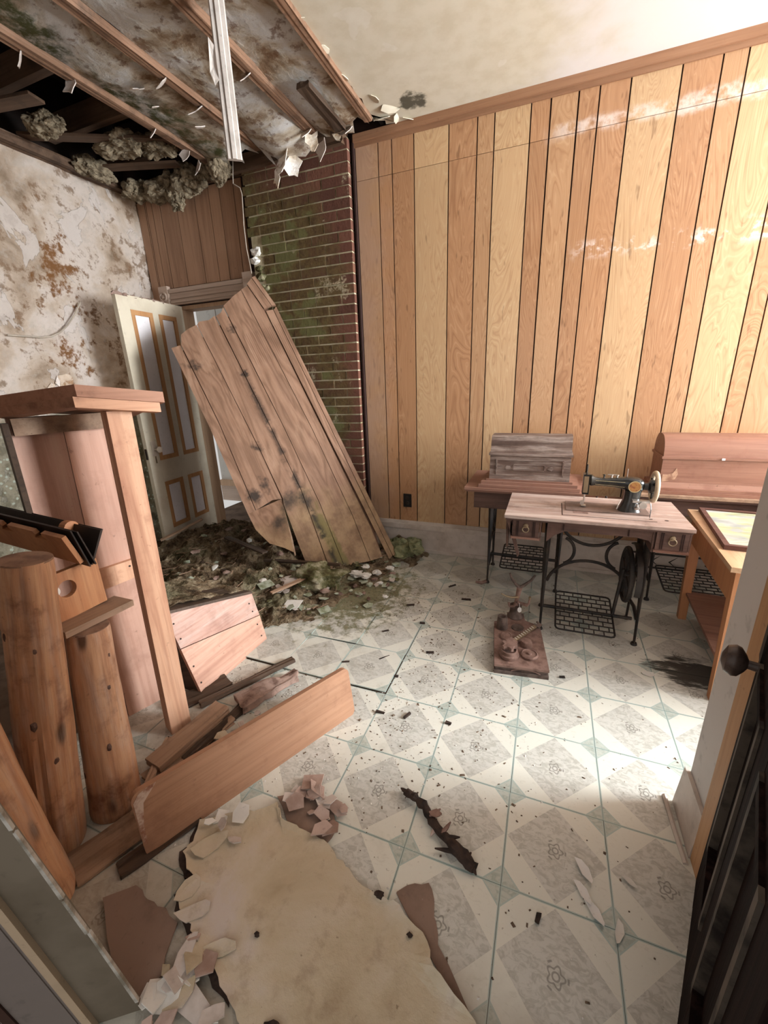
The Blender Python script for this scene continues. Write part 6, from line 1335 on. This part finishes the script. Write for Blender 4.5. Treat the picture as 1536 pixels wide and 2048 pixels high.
MB().lathe([(0.007, 0), (0.007, 0.012)], (0.062, 0.23, 0.20), 'Z', 10).build('thumb_nut', 'brass', yk)
MB().lathe([(0.001, -0.002), (0.014, -0.002), (0.014, 0.0)], (0.01, 0.222, 0.128), 'Y', 18, 0.8, 1.2).build('white_tag', 'tag_white', yk)
MB().tube([(0.01, 0.221, 0.142), (0.008, 0.235, 0.165)], 0.0012, 5).build('tag_string', 'tag_white', yk)
# graduated beam lying on the base with its poise
bm_ = thing_child('graduated_beam', sc); p0, p1_ = Vector((-0.035, -0.03, 0.082)), Vector((0.100, 0.155, 0.078))
fb = frame(p0, p1_-p0, (0, -0.4, 1)); LB = (p1_-p0).length
MB().box((0, -0.010, -0.003), (LB, 0.010, 0.003), fb).build('beam_bar', 'brass', bm_)
for k in range(9): MB().box((0.03+k*0.02, -0.006, 0.003), (0.0325+k*0.02, 0.010, 0.0045), fb).build('beam_mark', 'tag_white', bm_)
MB().prism([(LB-0.01, -0.02), (LB+0.03, -0.018), (LB+0.034, 0.015), (LB+0.026, 0.018), (LB+0.022, 0.004), (LB+0.006, 0.004), (LB, 0.016), (LB-0.01, 0.012)], -0.004, 0.004, fb).build('beam_hook', 'rust_d', bm_)
MB().box((-0.035, -0.022, -0.022), (0.012, 0.022, 0.010), fb).bevel(0.006, 2).build('poise_block', 'rust', bm_)
def world_sc(p): return sm_ @ Vector(p)
def weight(name, p, prof, mat, label, seg=22, tilt=None):
    m = Matrix.Translation(world_sc(p))
    if tilt: m = m @ Matrix.Rotation(tilt, 4, 'X')
    return tag(MB().lathe(prof, (0, 0, 0), 'Z', seg).build(name, mat, None, True, m), label, 'weight')
weight('iron_tube', (-0.085, 0.135, 0.0525), [(0.030, 0), (0.031, 0.004), (0.028, 0.06), (0.026, 0.075), (0.017, 0.075), (0.015, 0.055), (0.002, 0.05)], 'rust_d', 'dark iron tube standing on the back corner of the rusty scale')
weight('scale_weight', (0.045, -0.095, 0.0525), [(0.040, 0), (0.043, 0.004), (0.043, 0.012), (0.036, 0.016), (0.034, 0.011), (0.012, 0.012), (0.010, 0.020), (0.001, 0.020)], 'rust', 'round rusty weight with grooved rim at the right front of the scale')
weight('scale_weight', (-0.055, -0.115, 0.0525), [(0.046, 0), (0.048, 0.006), (0.048, 0.018), (0.040, 0.022), (0.040, 0.038), (0.034, 0.040), (0.030, 0.030), (0.001, 0.028)], 'rust', 'large two-step rusty weight at the left front of the scale')
weight('scale_weight', (-0.065, 0.045, 0.0545), [(0.028, 0), (0.032, 0.004), (0.032, 0.010), (0.026, 0.013), (0.024, 0.010), (0.001, 0.011)], 'rust', 'small disc weight leaning in the middle of the scale', tilt=0.35)
weight('scale_weight', (0.035, -0.01, 0.0525), [(0.030, 0), (0.031, 0.012), (0.026, 0.030), (0.018, 0.034), (0.001, 0.034)], 'rust', 'squat rusty weight beneath the graduated beam')
weight('scale_weight', (0.0, 0.15, 0.0525), [(0.034, 0), (0.034, 0.004), (0.001, 0.005)], 'rust_d', 'thin flat dark disc on the back of the scale base')
gear = MB()
pts = []
for k in range(20): a = 2*PI*k/20; r = 0.040 if k % 4 < 2 else 0.026; pts.append((r*math.cos(a), r*math.sin(a)))
gear.prism(pts, 0, 0.018)
tag(gear.build('star_wheel', 'rust', None, False, Matrix.Translation(world_sc((-0.055, -0.10, 0.0945)))), 'rusty star-shaped wheel lying on the large weight of the scale', 'wheel')

# ================================================================== FOREGROUND JOINERY
jm = frame((-0.796, 0.312, 0.0), (-0.82, -0.57, 0), (-0.03, -0.09, 1))      # x runs to the left along the wall, y away from... camera side
jt = thing('trim_5', 'grey-green painted door jamb with chipped edge at the lower left', 'door jamb', kind='structure', mtx=jm)
MB().hexa([(0.0, 0, 0), (0.092, 0, 0), (0.092, -0.012, 0), (0.0, -0.012, 0)], [(0.045, 0, 2.25), (0.092, 0, 2.25), (0.092, -0.012, 2.25), (0.045, -0.012, 2.25)]).build('jamb_board', 'jamb_grey', jt)
rr = random.Random(6)
b = MB(); z = 0.04
while z < 2.2:
    h = rr.uniform(0.12, 0.35); x = 0.045*z/2.25
    w0, w1 = rr.uniform(0.002, 0.005), rr.uniform(0.002, 0.005)
    MB().hexa([(x-w0, 0.001, z), (x+0.003, 0.001, z), (x+0.003, -0.006, z), (x-w0, -0.006, z)], [(x-w1+0.003, 0.001, z+h), (x+0.005, 0.001, z+h), (x+0.005, -0.006, z+h), (x-w1+0.003, -0.006, z+h)]).build('chipped_edge', 'jamb_edge', jt); z += h+rr.uniform(-0.006, 0.012)
MB().box((0.092, -0.02, 0), (0.106, 0.012, 2.25)).bevel(0.003, 2).build('stop_bead', 'stop_tan', jt)
MB().box((0.106, -0.03, 0), (0.215, 0.002, 2.25)).build('casing_board', 'casing_mauve', jt)
MB().box((0.112, 0.0, 0), (0.116, 0.005, 2.25)).bevel(0.001).build('casing_bead', 'stop_tan', jt); MB().box((0.124, 0.0, 0), (0.128, 0.004, 2.25)).bevel(0.001).build('casing_bead', 'casing_mauve', jt)
MB().box((0.215, -0.03, 0), (0.33, 0.006, 2.25)).build('outer_casing', 'casing_dark', jt)
MB().blob((0.190, 0.008, 0.58), (0.016, 0.014, 0.05), 3, 0.15, 2, 1).build('hinge_knuckle', 'black_pl', jt)
for c_ in jt.children:
    for v in c_.data.vertices: v.co.x += 0.082*v.co.z
# dark door leaf swung into the room on the right
dd = frame((0.25, 0.36, 0.006), (0.262, 0.735, 0), (0, 0, 1))     # x along the leaf from hinge to lock edge; y points left, to the visible face
DL = 0.78
dk = thing('door_2', 'dark varnished door leaf seen edge-on at the right, with brown knob', 'door', kind='structure', mtx=dd)
def kb(name, x0, x1, z0, z1, y0, y1, mat, par=dk, bev=0.002): return MB().box((x0, y0, z0), (x1, y1, z1)).bevel(bev).build(name, mat, par)
for x0, x1 in ((0, 0.11), (0.335, 0.445), (DL-0.11, DL)): kb('stile', x0, x1, 0, 2.03, -0.036, 0, 'dark_door')
for z0, z1 in ((0, 0.24), (0.80, 1.0), (1.90, 2.03)): kb('rail', 0.11, DL-0.11, z0, z1, -0.0355, -0.0005, 'dark_door')
for x0, x1 in ((0.11, 0.335), (0.445, DL-0.11)):
    for z0, z1 in ((0.24, 0.80), (1.0, 1.90)):
        p = kb('panel', x0, x1, z0, z1, -0.026, -0.012, 'dark_door')
        for a, b_ in ((x0, x0+0.022), (x1-0.022, x1)): kb('panel_moulding', a, b_, z0, z1, -0.012, 0.006, 'worn_bead', p, 0.004)
        for a, b_ in ((z0, z0+0.022), (z1-0.022, z1)): kb('panel_moulding', x0+0.022, x1-0.022, a, b_, -0.012, 0.006, 'dark_door', p, 0.004)
kb('lock_plate', DL-0.085, DL-0.035, 0.78, 0.93, 0.0, 0.004, 'metal_dark')
kp = world = None
MB().lathe([(0.014, 0.0), (0.011, 0.012), (0.010, 0.045), (0.020, 0.050), (0.033, 0.060), (0.036, 0.070), (0.030, 0.084), (0.010, 0.092)], (DL-0.105, -0.022, 0.785), 'Y', 24).build('door_knob', 'brown_knob', dk, True)
for z in (0.25, 1.75): kb('hinge', -0.012, 0.0, z, z+0.09, -0.02, 0.004, 'metal_dark')
